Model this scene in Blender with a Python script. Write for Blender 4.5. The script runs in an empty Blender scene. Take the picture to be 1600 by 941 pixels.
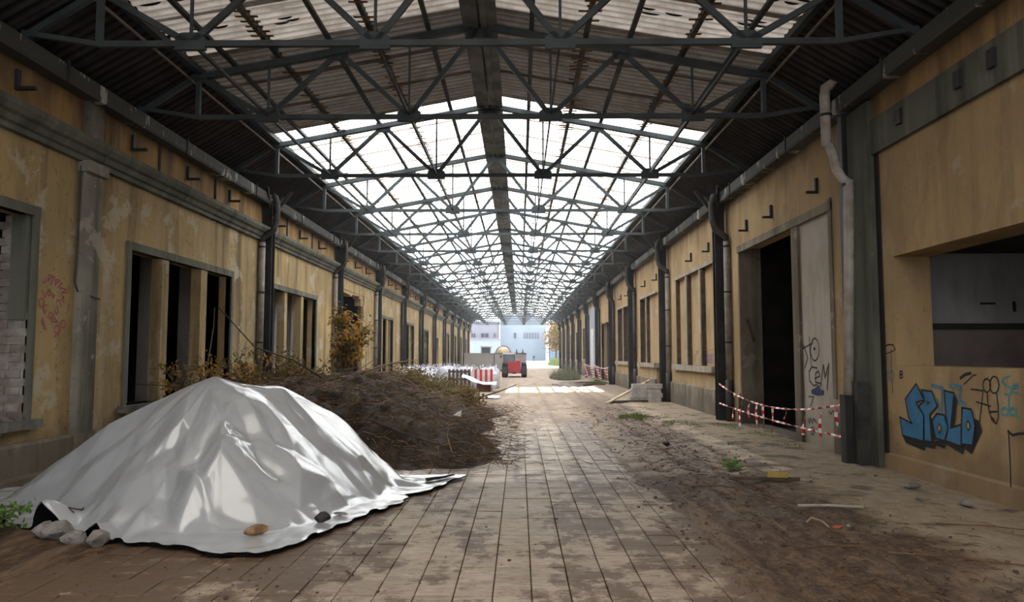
import bpy, math, random
import numpy as np
from mathutils import Vector, Matrix

random.seed(7)
rng = np.random.default_rng(7)
scene = bpy.context.scene
COL = scene.collection
R = math.radians

# ------------------------------------------------------------------ camera, sky, sun, exposure
cam_data = bpy.data.cameras.new('camera')
cam = bpy.data.objects.new('camera', cam_data)
COL.objects.link(cam)
cam_data.sensor_width = 36.0
cam_data.lens = 1150.0 / 1600.0 * 36.0
cam_data.clip_end = 1000
cam.location = (0.65, 0.0, 1.6)
pitch = math.atan(84.5 / 1150.0)
yaw = math.atan(12.0 / 1150.0 * math.cos(pitch))
cam.rotation_euler = (math.pi / 2 + pitch, 0, yaw)
scene.camera = cam

world = bpy.data.worlds.new('sky')
scene.world = world
world.use_nodes = True
wb = world.node_tree.nodes['Background']
wb.inputs['Color'].default_value = (0.93, 0.955, 1.0, 1)
wb.inputs['Strength'].default_value = 2.3

sun_data = bpy.data.lights.new('sun', 'SUN')
sun_data.energy = 11.0
sun_data.angle = R(0.6)
sun_data.color = (1.0, 0.95, 0.88)
sun = bpy.data.objects.new('sun', sun_data)
COL.objects.link(sun)
sun.location = (0, 60, 40)
sun.rotation_euler = (R(-40), R(2), 0)

scene.view_settings.view_transform = 'Standard'
scene.view_settings.look = 'None'
scene.view_settings.gamma = 1.0
scene.view_settings.exposure = 0.42
scene.view_settings.use_curve_mapping = False
cy = scene.cycles
cy.use_denoising = True
cy.max_bounces = 7
cy.diffuse_bounces = 5
cy.glossy_bounces = 3
cy.transmission_bounces = 4
cy.transparent_max_bounces = 8
cy.volume_bounces = 1
cy.sample_clamp_indirect = 12.0

# ------------------------------------------------------------------ node helpers
class NB:
    def __init__(s, name):
        s.m = bpy.data.materials.new(name)
        s.m.use_nodes = True
        s.t = s.m.node_tree
        s.n = s.t.nodes
        s.b = s.n['Principled BSDF']
        s.out = s.n['Material Output']
        s._p = None
    def link(s, a, b):
        s.t.links.new(a, b)
    def set(s, sock, v):
        if hasattr(v, 'is_linked') or isinstance(v, bpy.types.NodeSocket):
            s.link(v, sock)
        elif isinstance(v, (tuple, list)) and len(v) == 3 and sock.type == 'RGBA':
            sock.default_value = (*v, 1)
        else:
            sock.default_value = v
    def pos(s):
        if s._p is None:
            s._p = s.n.new('ShaderNodeNewGeometry')
        return s._p.outputs['Position']
    def objc(s):
        return s.n.new('ShaderNodeTexCoord').outputs['Object']
    def scl(s, vec, k):
        q = s.n.new('ShaderNodeVectorMath'); q.operation = 'MULTIPLY'
        s.link(vec, q.inputs[0]); q.inputs[1].default_value = k
        return q.outputs[0]
    def noise(s, scale, detail=4, vec=None, rough=0.55, dist=0.0):
        q = s.n.new('ShaderNodeTexNoise')
        s.link(vec if vec is not None else s.pos(), q.inputs['Vector'])
        q.inputs['Scale'].default_value = scale
        q.inputs['Detail'].default_value = detail
        q.inputs['Roughness'].default_value = rough
        q.inputs['Distortion'].default_value = dist
        return q.outputs['Fac']
    def ramp(s, fac, lo, hi):
        q = s.n.new('ShaderNodeMapRange'); q.interpolation_type = 'SMOOTHSTEP'
        s.set(q.inputs['Value'], fac)
        q.inputs['From Min'].default_value = lo; q.inputs['From Max'].default_value = hi
        return q.outputs['Result']
    def mix(s, fac, a, b, mode='MIX'):
        q = s.n.new('ShaderNodeMix'); q.data_type = 'RGBA'; q.blend_type = mode
        s.set(q.inputs[0], fac); s.set(q.inputs[6], a); s.set(q.inputs[7], b)
        return q.outputs[2]
    def math(s, op, a, b=0.0):
        q = s.n.new('ShaderNodeMath'); q.operation = op
        s.set(q.inputs[0], a); s.set(q.inputs[1], b)
        return q.outputs[0]
    def xyz(s, vec=None):
        q = s.n.new('ShaderNodeSeparateXYZ')
        s.link(vec if vec is not None else s.pos(), q.inputs[0])
        return q.outputs
    def bump(s, h, strength=0.3, dist=0.02):
        q = s.n.new('ShaderNodeBump')
        q.inputs['Strength'].default_value = strength; q.inputs['Distance'].default_value = dist
        s.link(h, q.inputs['Height']); s.link(q.outputs[0], s.b.inputs['Normal'])
    def fin(s, col, rough=0.85, metal=0.0, spec=0.3):
        s.set(s.b.inputs['Base Color'], col)
        s.set(s.b.inputs['Roughness'], rough)
        s.b.inputs['Metallic'].default_value = metal
        s.b.inputs['Specular IOR Level'].default_value = spec
        return s.m

def simple(name, c1, c2=None, scale=3.0, rough=0.8, metal=0.0, bump=0.0, rnd=0.0, spec=0.3, objspace=False):
    b = NB(name)
    vec = b.objc() if objspace else b.pos()
    c2 = c2 or tuple(min(1, v * 0.7) for v in c1)
    f = b.ramp(b.noise(scale, 5, vec), 0.35, 0.65)
    col = b.mix(f, c1, c2)
    if rnd:
        oi = b.n.new('ShaderNodeObjectInfo')
        col = b.mix(b.math('MULTIPLY', oi.outputs['Random'], rnd), col, (0.02, 0.018, 0.015))
    if bump:
        b.bump(b.noise(scale * 6, 5, vec), bump, 0.02)
    return b.fin(col, rough, metal, spec)

def plaster(name, c1, c2, c3, dark, streak=0.6, patch=0.62, speck=0.68):
    b = NB(name)
    f = b.ramp(b.noise(0.55, 5), 0.35, 0.65)
    col = b.mix(f, c1, c2)
    v = b.scl(b.pos(), (2.6, 2.6, 0.22))
    st = b.ramp(b.noise(1.0, 5, v), 0.48, 0.70)
    col = b.mix(b.math('MULTIPLY', st, streak), col, dark)
    v2 = b.scl(b.pos(), (6, 6, 0.35))
    st2 = b.ramp(b.noise(1.0, 3, v2), 0.52, 0.72)
    col = b.mix(b.math('MULTIPLY', st2, 0.35), col, c3)
    pt = b.ramp(b.noise(1.4, 6, rough=0.65), patch, patch + 0.05)
    col = b.mix(b.math('MULTIPLY', pt, 0.8), col, c3)
    wk = b.ramp(b.noise(0.9, 7, b.scl(b.pos(), (1, 1, 0.5)), 0.72), 0.50, 0.62)
    col = b.mix(b.math('MULTIPLY', wk, 0.30), col, dark)
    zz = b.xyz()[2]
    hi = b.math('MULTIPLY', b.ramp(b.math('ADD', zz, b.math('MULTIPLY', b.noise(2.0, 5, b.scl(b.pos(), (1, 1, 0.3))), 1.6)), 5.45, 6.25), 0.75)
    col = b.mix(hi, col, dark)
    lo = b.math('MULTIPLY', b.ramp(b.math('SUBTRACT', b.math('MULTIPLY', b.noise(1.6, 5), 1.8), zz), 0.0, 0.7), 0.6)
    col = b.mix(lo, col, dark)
    sp = b.ramp(b.noise(13, 3), speck, speck + 0.06)
    col = b.mix(b.math('MULTIPLY', sp, 0.42), col, dark)
    b.bump(b.noise(24, 5), 0.25, 0.01)
    return b.fin(col, 0.9, 0, 0.2)

MAT = {}
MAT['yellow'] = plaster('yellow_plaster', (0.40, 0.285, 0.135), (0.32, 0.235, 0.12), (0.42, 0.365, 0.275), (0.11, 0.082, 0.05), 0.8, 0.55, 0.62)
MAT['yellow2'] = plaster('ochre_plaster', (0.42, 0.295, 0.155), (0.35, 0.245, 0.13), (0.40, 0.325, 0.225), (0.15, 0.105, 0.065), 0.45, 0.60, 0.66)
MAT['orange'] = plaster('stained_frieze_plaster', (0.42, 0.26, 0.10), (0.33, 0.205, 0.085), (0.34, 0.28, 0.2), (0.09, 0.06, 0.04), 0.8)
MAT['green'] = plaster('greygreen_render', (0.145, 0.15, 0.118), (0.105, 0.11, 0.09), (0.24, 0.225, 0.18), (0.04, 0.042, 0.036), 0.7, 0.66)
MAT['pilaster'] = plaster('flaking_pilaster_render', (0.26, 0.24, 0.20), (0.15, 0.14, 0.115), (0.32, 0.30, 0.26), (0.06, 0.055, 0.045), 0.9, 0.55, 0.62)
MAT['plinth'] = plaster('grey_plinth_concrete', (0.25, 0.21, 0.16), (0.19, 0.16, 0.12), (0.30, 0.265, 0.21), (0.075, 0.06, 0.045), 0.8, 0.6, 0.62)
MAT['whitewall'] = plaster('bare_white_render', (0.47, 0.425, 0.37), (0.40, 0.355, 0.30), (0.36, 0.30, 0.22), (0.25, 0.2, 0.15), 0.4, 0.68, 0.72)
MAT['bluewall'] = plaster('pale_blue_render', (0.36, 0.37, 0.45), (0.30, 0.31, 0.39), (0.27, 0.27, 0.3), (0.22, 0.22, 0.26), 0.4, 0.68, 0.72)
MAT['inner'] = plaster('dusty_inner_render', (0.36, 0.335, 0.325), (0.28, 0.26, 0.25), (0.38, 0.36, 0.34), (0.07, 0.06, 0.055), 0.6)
MAT['roomwall'] = plaster('dirty_white_room_paint', (0.30, 0.29, 0.29), (0.25, 0.24, 0.24), (0.2, 0.19, 0.18), (0.12, 0.11, 0.11), 0.3, 0.7)
MAT['pinkdado'] = simple('brownish_dado_paint', (0.17, 0.135, 0.125), (0.13, 0.10, 0.095), 2, 0.8)
MAT['dark'] = simple('black_and_painted_gloom', (0.03, 0.028, 0.026), (0.018, 0.017, 0.016), 2)  # near-black; the side rooms get their darkness from this colour
MAT['sill'] = simple('grey_stone_sill', (0.16, 0.155, 0.13), (0.09, 0.088, 0.075), 5, 0.85, bump=0.2)
MAT['palesill'] = simple('pale_stone_sill', (0.36, 0.32, 0.26), (0.24, 0.21, 0.17), 4, 0.85, bump=0.2)
MAT['brick'] = simple('limewashed_brick', (0.42, 0.38, 0.35), (0.25, 0.20, 0.17), 5, 0.9, bump=0.35, rnd=0.3)
MAT['redbrick'] = simple('red_brick', (0.25, 0.105, 0.07), (0.17, 0.075, 0.05), 6, 0.9, bump=0.3, rnd=0.3)
MAT['darkbrick'] = simple('dark_infill_brick', (0.105, 0.075, 0.058), (0.06, 0.045, 0.036), 4, 0.9, bump=0.3)
MAT['steel'] = simple('dark_painted_steel', (0.032, 0.031, 0.031), (0.019, 0.018, 0.018), 3, 0.6, 0.0, bump=0.1)
MAT['truss'] = simple('truss_green_grey_steel', (0.058, 0.072, 0.078), (0.038, 0.046, 0.048), 2.5, 0.6, 0.0)
MAT['ridge'] = simple('weathered_ridge_steel', (0.20, 0.225, 0.24), (0.11, 0.12, 0.125), 2.0, 0.7)
MAT['batten'] = simple('dull_batten', (0.30, 0.25, 0.19), (0.17, 0.13, 0.09), 6, 0.9)
MAT['rust'] = simple('rusted_lap_edges', (0.26, 0.13, 0.045), (0.12, 0.065, 0.028), 8, 0.9)
MAT['pipe'] = simple('grey_downpipe', (0.27, 0.235, 0.205), (0.17, 0.145, 0.12), 4, 0.6)
MAT['palepipe'] = simple('pale_downpipe', (0.44, 0.40, 0.36), (0.30, 0.26, 0.22), 4, 0.6)
MAT['darkpipe'] = simple('dark_downpipe', (0.055, 0.05, 0.046), (0.03, 0.028, 0.026), 4, 0.6)
MAT['gutter'] = None
b = NB('flaking_gutter_paint')
v = b.scl(b.pos(), (1, 3.0, 0.8))
g1 = b.ramp(b.noise(1.3, 6, v, 0.7), 0.57, 0.64)
col = b.mix(g1, (0.055, 0.055, 0.052), (0.38, 0.37, 0.35))
MAT['gutter'] = b.fin(col, 0.7)
MAT['eave'] = None

# old opaque corrugated sheets: a little light still seeps through them
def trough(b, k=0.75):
    # corrugation shading painted in: colour darkened in every trough
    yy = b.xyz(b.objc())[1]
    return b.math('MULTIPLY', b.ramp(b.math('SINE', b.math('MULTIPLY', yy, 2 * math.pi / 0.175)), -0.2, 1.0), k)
def sheetmat(name, c1, c2, c3, tr_):
    b = NB(name)
    f = b.ramp(b.noise(2.6, 7, rough=0.7), 0.36, 0.66)
    col = b.mix(f, c1, c2)
    f2 = b.ramp(b.noise(1.0, 5, b.scl(b.pos(), (0.8, 5.0, 0.8)), 0.65), 0.56, 0.68)
    col = b.mix(b.math('MULTIPLY', f2, 0.7), col, c3)
    oi = b.n.new('ShaderNodeObjectInfo')
    col = b.mix(b.math('MULTIPLY', oi.outputs['Random'], 0.35), col, c3)
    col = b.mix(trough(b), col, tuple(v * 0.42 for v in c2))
    b.fin(col, 0.9)
    tl = b.n.new('ShaderNodeBsdfTranslucent'); b.link(col, tl.inputs['Color'])
    mx = b.n.new('ShaderNodeMixShader'); mx.inputs[0].default_value = tr_
    b.link(b.b.outputs[0], mx.inputs[1]); b.link(tl.outputs[0], mx.inputs[2]); b.link(mx.outputs[0], b.out.inputs['Surface'])
    return b.m
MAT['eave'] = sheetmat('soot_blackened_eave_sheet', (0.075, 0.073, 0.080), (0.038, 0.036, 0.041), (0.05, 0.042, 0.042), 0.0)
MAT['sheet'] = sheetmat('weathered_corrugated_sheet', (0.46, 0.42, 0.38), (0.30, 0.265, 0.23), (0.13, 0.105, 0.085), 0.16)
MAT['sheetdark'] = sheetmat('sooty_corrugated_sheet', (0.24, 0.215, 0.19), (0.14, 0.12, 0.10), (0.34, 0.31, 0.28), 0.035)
# translucent fibreglass sheets
b = NB('translucent_roof_sheet')
v = b.scl(b.pos(), (0.6, 5.0, 0.6))
f = b.ramp(b.noise(1.0, 4, v), 0.60, 0.76)
col = b.mix(f, (0.90, 0.93, 0.94), (0.62, 0.52, 0.38))
yo = b.xyz(b.objc())[1]
# dirt caught in the side laps and along the fixing strips
edge = b.ramp(b.math('ABSOLUTE', b.math('SUBTRACT', b.math('FRACT', b.math('MULTIPLY', yo, 1 / 0.4333)), 0.5)), 0.44, 0.485)
col = b.mix(b.math('MULTIPLY', edge, b.ramp(b.noise(1.6, 4), 0.36, 0.56)), col, (0.22, 0.17, 0.11))
lap = b.ramp(yo, 1.30, 1.33)
col = b.mix(b.math('MULTIPLY', lap, 0.8), col, (0.26, 0.20, 0.13))
tl = b.n.new('ShaderNodeBsdfTranslucent'); b.link(col, tl.inputs['Color'])
tr = b.n.new('ShaderNodeBsdfTransparent'); tr.inputs['Color'].default_value = (0.93, 0.96, 0.97, 1)
mx = b.n.new('ShaderNodeMixShader'); mx.inputs[0].default_value = 0.12
b.link(tl.outputs[0], mx.inputs[1]); b.link(tr.outputs[0], mx.inputs[2]); b.link(mx.outputs[0], b.out.inputs['Surface'])
MAT['clear'] = b.m

# floor: mud, dusty concrete apron, drier far lane
b = NB('muddy_hall_floor')
x, y, z = b.xyz()
n1 = b.noise(1.1, 6, rough=0.62)
n2 = b.noise(5.5, 6, rough=0.7)
n3 = b.noise(0.9, 5, b.scl(b.pos(), (2.6, 0.35, 1)))
n4 = b.noise(1.0, 7, b.scl(b.pos(), (14, 5, 1)), 0.75)
n5 = b.noise(1.0, 6, b.scl(b.pos(), (7.0, 0.5, 1)), 0.6)
mud = b.mix(b.ramp(n4, 0.42, 0.60), (0.056, 0.030, 0.016), (0.15, 0.090, 0.051))
mud = b.mix(b.math('MULTIPLY', b.ramp(n3, 0.50, 0.66), 0.65), mud, (0.21, 0.145, 0.095))
mud = b.mix(b.math('MULTIPLY', b.ramp(n5, 0.50, 0.60), 0.55), mud, (0.048, 0.031, 0.022))
conc = b.mix(b.ramp(n2, 0.3, 0.7), (0.33, 0.258, 0.18), (0.24, 0.18, 0.122))
conc = b.mix(b.ramp(n1, 0.54, 0.64), conc, (0.10, 0.07, 0.048))
conc = b.mix(b.math('MULTIPLY', b.ramp(n4, 0.56, 0.66), 0.6), conc, (0.13, 0.095, 0.065))
ax = b.math('ADD', x, b.math('MULTIPLY', b.math('SUBTRACT', n1, 0.5), 3.4))
col = b.mix(b.ramp(ax, 3.75, 4.4), mud, conc)
col = b.mix(b.ramp(b.math('ADD', y, b.math('MULTIPLY', n1, 8.0)), 24.0, 40.0), col, (0.25, 0.185, 0.132))
lane = b.math('MULTIPLY', b.math('MULTIPLY', b.ramp(x, -0.8, 0.1), b.ramp(x, 2.9, 2.2)), b.ramp(y, 9.0, 15.0))
tan = b.mix(b.ramp(n3, 0.40, 0.66), (0.30, 0.225, 0.158), (0.20, 0.142, 0.096))
tan = b.mix(b.math('MULTIPLY', b.ramp(n1, 0.58, 0.68), 0.7), tan, (0.10, 0.064, 0.042))
col = b.mix(b.math('MULTIPLY', lane, 0.9), col, tan)
gr = b.math('MULTIPLY', b.ramp(b.noise(1.7, 5), 0.60, 0.66), b.math('MULTIPLY', b.ramp(x, 3.6, 4.4), b.ramp(y, 11.0, 13.0)))
col = b.mix(gr, col, (0.06, 0.07, 0.02))
b.bump(b.math('ADD', n2, n4), 0.9, 0.035)
MAT['floor'] = b.fin(col, b.math('ADD', b.math('MULTIPLY', n2, 0.5), 0.45), 0, 0.35)

b = NB('worn_stone_tile')
oi = b.n.new('ShaderNodeObjectInfo'); gi = b.n.new('ShaderNodeNewGeometry')
rnd = b.math('FRACT', b.math('ADD', oi.outputs['Random'], gi.outputs['Random Per Island']))
base = b.mix(rnd, (0.36, 0.28, 0.20), (0.26, 0.20, 0.14))
fine = b.ramp(b.noise(1.0, 7, b.scl(b.pos(), (6, 26, 1)), 0.75), 0.45, 0.60)
base = b.mix(b.math('MULTIPLY', fine, 0.62), base, (0.15, 0.102, 0.070))
m1 = b.noise(0.8, 6, b.scl(b.pos(), (1.5, 0.55, 1)), 0.65)
m2 = b.noise(3.2, 6, rough=0.7)
x, y, z = b.xyz()
side = b.math('ADD', b.ramp(b.math('SUBTRACT', 0.9, x), 0.5, 3.6), b.math('MULTIPLY', b.ramp(x, 1.1, 2.3), 0.8))
mm = b.math('ADD', b.math('MULTIPLY', m1, 0.55), b.math('ADD', b.math('MULTIPLY', m2, 0.45), b.math('MULTIPLY', side, 0.13)))
mm = b.math('ADD', mm, b.math('MULTIPLY', b.ramp(y, 11.0, 26.0), 0.07))
mudm = b.ramp(mm, 0.495, 0.56)
col = b.mix(b.math('MULTIPLY', mudm, 0.9), base, (0.092, 0.054, 0.031))
pal = b.ramp(b.noise(2.4, 6, b.scl(b.pos(), (1.0, 1.6, 1)), 0.7), 0.58, 0.66)
col = b.mix(b.math('MULTIPLY', pal, 0.55), col, (0.42, 0.35, 0.275))
b.bump(b.math('ADD', fine, b.math('MULTIPLY', mudm, 2.0)), 0.35, 0.008)
MAT['tile'] = b.fin(col, b.math('ADD', b.math('MULTIPLY', m2, 0.45), 0.35), 0, 0.4)

b = NB('silver_tarpaulin')
v = b.noise(2.0, 4)
b.bump(b.noise(7.0, 2, dist=1.0), 0.05, 0.02)
MAT['tarp'] = b.fin(b.mix(b.ramp(v, 0.3, 0.7), (0.50, 0.515, 0.54), (0.45, 0.465, 0.485)), 0.20, 0.28, 0.8)
MAT['tarpblack'] = simple('black_tarp_underside', (0.012, 0.013, 0.016), (0.008, 0.008, 0.01), 3, 0.95, spec=0.03)
MAT['soil'] = simple('dark_garden_soil', (0.052, 0.032, 0.021), (0.022, 0.014, 0.010), 5, 0.95, bump=1.0)
MAT['twig'] = simple('brown_twig', (0.15, 0.085, 0.048), (0.065, 0.038, 0.024), 4, 0.9)
MAT['paletwig'] = simple('dry_pale_twig', (0.33, 0.24, 0.16), (0.20, 0.14, 0.09), 4, 0.9)
MAT['crumb'] = simple('earth_crumb', (0.125, 0.08, 0.055), (0.075, 0.048, 0.032), 9, 0.95)
MAT['bark'] = simple('bark', (0.075, 0.055, 0.04), (0.04, 0.03, 0.022), 8, 0.9)

def leafmat(name, c1, c2):
    b = NB(name)
    gi = b.n.new('ShaderNodeNewGeometry')
    col = b.mix(gi.outputs['Random Per Island'], c1, c2)
    b.fin(col, 0.7)
    tl = b.n.new('ShaderNodeBsdfTranslucent'); b.link(col, tl.inputs['Color'])
    mx = b.n.new('ShaderNodeMixShader'); mx.inputs[0].default_value = 0.35
    b.link(b.b.outputs[0], mx.inputs[1]); b.link(tl.outputs[0], mx.inputs[2]); b.link(mx.outputs[0], b.out.inputs['Surface'])
    return b.m
MAT['leaf_orange'] = leafmat('autumn_orange_leaf', (0.40, 0.17, 0.03), (0.46, 0.28, 0.06))
MAT['leaf_green'] = leafmat('dull_green_leaf', (0.075, 0.085, 0.028), (0.15, 0.13, 0.04))
MAT['leaf_olive'] = leafmat('olive_brown_leaf', (0.13, 0.095, 0.03), (0.20, 0.13, 0.04))
MAT['leaf_fresh'] = leafmat('fresh_green_leaf', (0.09, 0.20, 0.04), (0.16, 0.28, 0.08))
MAT['grass'] = leafmat('grass_blade', (0.07, 0.11, 0.025), (0.16, 0.19, 0.06))
MAT['drygrass'] = leafmat('dusty_grass_blade', (0.09, 0.105, 0.055), (0.19, 0.19, 0.12))
MAT['stone'] = simple('dusty_limestone', (0.26, 0.245, 0.225), (0.15, 0.14, 0.125), 9, 0.95, bump=0.8)
MAT['brownstone'] = simple('brown_wood_chunk', (0.28, 0.17, 0.09), (0.15, 0.085, 0.045), 12, 0.9, bump=0.5)
MAT['char'] = simple('charred_block', (0.05, 0.045, 0.045), (0.022, 0.02, 0.02), 14, 0.9, bump=0.6)
MAT['bag'] = simple('white_woven_bag', (0.55, 0.55, 0.60), (0.40, 0.40, 0.45), 4, 0.7)
MAT['white'] = simple('white_plastic', (0.62, 0.62, 0.64), (0.5, 0.5, 0.52), 4, 0.5)
MAT['red'] = simple('warning_red', (0.55, 0.035, 0.03), (0.45, 0.03, 0.03), 4, 0.5)
MAT['machine_red'] = simple('red_machine_paint', (0.42, 0.018, 0.03), (0.30, 0.015, 0.024), 3, 0.4)
MAT['machine_white'] = simple('cab_white_paint', (0.70, 0.70, 0.70), (0.6, 0.6, 0.6), 3, 0.4)
MAT['tyre'] = simple('tyre_rubber', (0.03, 0.031, 0.036), (0.02, 0.02, 0.022), 6, 0.85)
MAT['container'] = simple('grey_container_paint', (0.32, 0.30, 0.28), (0.26, 0.24, 0.22), 0.8, 0.7)
MAT['rim'] = simple('dark_rim_steel', (0.06, 0.07, 0.09), (0.05, 0.05, 0.06), 2, 0.6)
MAT['beige'] = simple('beige_drum_paint', (0.50, 0.38, 0.24), (0.40, 0.3, 0.2), 3, 0.6)
MAT['wood'] = simple('weathered_plank', (0.42, 0.37, 0.25), (0.32, 0.27, 0.18), 5, 0.85)
MAT['oldwood'] = simple('dark_old_timber', (0.10, 0.07, 0.05), (0.06, 0.042, 0.03), 5, 0.9)
MAT['pinkwood'] = simple('raw_board', (0.40, 0.30, 0.22), (0.32, 0.24, 0.17), 5, 0.9)
MAT['yellowbit'] = simple('yellow_board_offcut', (0.42, 0.30, 0.07), (0.32, 0.22, 0.06), 9, 0.8)
MAT['redbit'] = simple('red_brick_fragment', (0.38, 0.09, 0.045), (0.28, 0.07, 0.04), 9, 0.9)
MAT['block'] = simple('pale_concrete_block', (0.44, 0.41, 0.38), (0.33, 0.30, 0.28), 5, 0.9, bump=0.2)
MAT['brownbox'] = simple('rust_brown_box', (0.20, 0.075, 0.045), (0.14, 0.055, 0.035), 5, 0.8)
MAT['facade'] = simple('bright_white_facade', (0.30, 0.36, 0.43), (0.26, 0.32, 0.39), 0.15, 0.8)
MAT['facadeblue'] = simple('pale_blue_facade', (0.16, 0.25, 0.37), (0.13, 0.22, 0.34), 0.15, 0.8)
MAT['yard'] = simple('bright_yard_concrete', (0.60, 0.58, 0.55), (0.52, 0.50, 0.47), 0.3, 0.9)
MAT['cloth'] = simple('dark_workwear', (0.05, 0.055, 0.07), (0.03, 0.03, 0.04), 6, 0.9)
MAT['skin'] = simple('skin', (0.45, 0.28, 0.2), (0.4, 0.25, 0.18), 6, 0.6)
b = NB('dark_glazing')
MAT['glass'] = b.fin((0.05, 0.065, 0.075), 0.1, 0, 0.6)
for k, c in dict(black=(0.018, 0.018, 0.02), blue=(0.05, 0.19, 0.36), lblue=(0.10, 0.22, 0.30), cyan=(0.05, 0.30, 0.34), tan=(0.40, 0.28, 0.14),
                 ink=(0.03, 0.03, 0.04), dblue=(0.03, 0.04, 0.12), pink=(0.36, 0.10, 0.13), purple=(0.26, 0.15, 0.26), faded=(0.22, 0.12, 0.09)).items():
    MAT['spray_' + k] = simple('spray_paint_' + k, c, tuple(v * 0.8 for v in c), 8, 0.75)
def stripes(name, axis, period):
    b = NB(name)
    c = b.xyz(b.objc())[axis]
    f = b.ramp(b.math('SINE', b.math('MULTIPLY', c, 2 * math.pi / period)), -0.08, 0.08)
    return b.fin(b.mix(f, (0.78, 0.76, 0.74), (0.52, 0.03, 0.03)), 0.5)
MAT['tapeY'] = stripes('red_white_tape', 1, 0.30)
MAT['tapeZ'] = stripes('red_white_ribbon', 2, 0.15)
MAT['tapeX'] = stripes('red_white_stripe', 0, 0.22)

# ------------------------------------------------------------------ mesh helpers
class MB:
    def __init__(s):
        s.v = []; s.f = []; s.mi = []; s.cur = 0
    def add(s, vs, fs):
        o = len(s.v)
        s.v.extend(vs); s.f.extend([tuple(i + o for i in q) for q in fs]); s.mi.extend([s.cur] * len(fs))
        return s
    def box(s, x0, x1, y0, y1, z0, z1):
        v = [(x, y, z) for z in (z0, z1) for y in (y0, y1) for x in (x0, x1)]
        return s.add(v, [(0, 2, 3, 1), (4, 5, 7, 6), (0, 1, 5, 4), (2, 6, 7, 3), (0, 4, 6, 2), (1, 3, 7, 5)])
    def obox(s, c, sx, sy, sz, rot):
        m = Matrix.Rotation(rot, 3, 'Z') if not isinstance(rot, Matrix) else rot
        c = Vector(c)
        v = [tuple(c + m @ Vector((x * sx / 2, y * sy / 2, z * sz / 2))) for z in (-1, 1) for y in (-1, 1) for x in (-1, 1)]
        return s.add(v, [(0, 2, 3, 1), (4, 5, 7, 6), (0, 1, 5, 4), (2, 6, 7, 3), (0, 4, 6, 2), (1, 3, 7, 5)])
    def bar(s, p, q, w, h=None, upv=(0, 1, 0)):
        p, q = Vector(p), Vector(q); d = q - p; L = d.length
        if L < 1e-6: return s
        z = d / L; x = Vector(upv).cross(z)
        if x.length < 1e-4: x = Vector((1, 0, 0)).cross(z)
        x.normalize(); y = z.cross(x); h = h or w
        v = []
        for c in (p, q):
            for a, e in ((-1, -1), (1, -1), (1, 1), (-1, 1)):
                v.append(tuple(c + x * a * w / 2 + y * e * h / 2))
        return s.add(v, [(3, 2, 1, 0), (4, 5, 6, 7), (0, 1, 5, 4), (1, 2, 6, 5), (2, 3, 7, 6), (3, 0, 4, 7)])
    def tube(s, pts, rad, n=8, cap=True):
        pts = [Vector(p) for p in pts]; m = len(pts)
        if not isinstance(rad, (list, tuple)): rad = [rad] * m
        vs = []; x = None
        for i, p in enumerate(pts):
            d = (pts[min(i + 1, m - 1)] - pts[max(i - 1, 0)])
            d = d.normalized() if d.length > 1e-9 else Vector((0, 0, 1))
            if x is None:
                x = d.cross(Vector((0.13, 0.31, 0.94)))
                if x.length < 1e-3: x = d.cross(Vector((1, 0, 0)))
            else:
                x = x - d * x.dot(d)
            x.normalize(); y = d.cross(x)
            for k in range(n):
                a = 2 * math.pi * k / n
                vs.append(tuple(p + (x * math.cos(a) + y * math.sin(a)) * rad[i]))
        fs = []
        for i in range(m - 1):
            for k in range(n):
                k2 = (k + 1) % n
                fs.append((i * n + k, i * n + k2, (i + 1) * n + k2, (i + 1) * n + k))
        if cap and n > 2:
            fs.append(tuple(range(n - 1, -1, -1))); fs.append(tuple((m - 1) * n + k for k in range(n)))
        return s.add(vs, fs)
    def lathe(s, prof, c=(0, 0, 0), n=16, axis='z'):
        vs = []; m = len(prof)
        for r, h in prof:
            for k in range(n):
                a = 2 * math.pi * k / n; u, w = r * math.cos(a), r * math.sin(a)
                q = (u, w, h) if axis == 'z' else ((h, u, w) if axis == 'x' else (u, h, w))
                vs.append((c[0] + q[0], c[1] + q[1], c[2] + q[2]))
        fs = [(i * n + k, i * n + (k + 1) % n, (i + 1) * n + (k + 1) % n, (i + 1) * n + k) for i in range(m - 1) for k in range(n)]
        fs.append(tuple(range(n - 1, -1, -1))); fs.append(tuple((m - 1) * n + k for k in range(n)))
        return s.add(vs, fs)
    def prism(s, poly, axis, a0, a1):
        """poly of 2-D points extruded along an axis: y takes (x,z), x takes (y,z), z takes (x,y)"""
        def P(q, a):
            return {'y': (q[0], a, q[1]), 'x': (a, q[0], q[1]), 'z': (q[0], q[1], a)}[axis]
        n = len(poly)
        vs = [P(q, a0) for q in poly] + [P(q, a1) for q in poly]
        fs = [tuple(range(n - 1, -1, -1)), tuple(range(n, 2 * n))] + [(i, (i + 1) % n, n + (i + 1) % n, n + i) for i in range(n)]
        return s.add(vs, fs)
    def mesh(s, name, mats, smooth=False):
        me = bpy.data.meshes.new(name)
        me.from_pydata(s.v, [], s.f)
        for m in (mats if isinstance(mats, (list, tuple)) else [mats]):
            me.materials.append(m)
        if any(s.mi): me.polygons.foreach_set('material_index', s.mi)
        if smooth: me.polygons.foreach_set('use_smooth', [True] * len(me.polygons))
        me.update()
        return me
    def build(s, name, mat, parent=None, loc=None, smooth=False, rot=None):
        m = MAT[mat] if isinstance(mat, str) else mat
        return link(name, s.mesh(name, m, smooth), parent, loc, rot)

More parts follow.
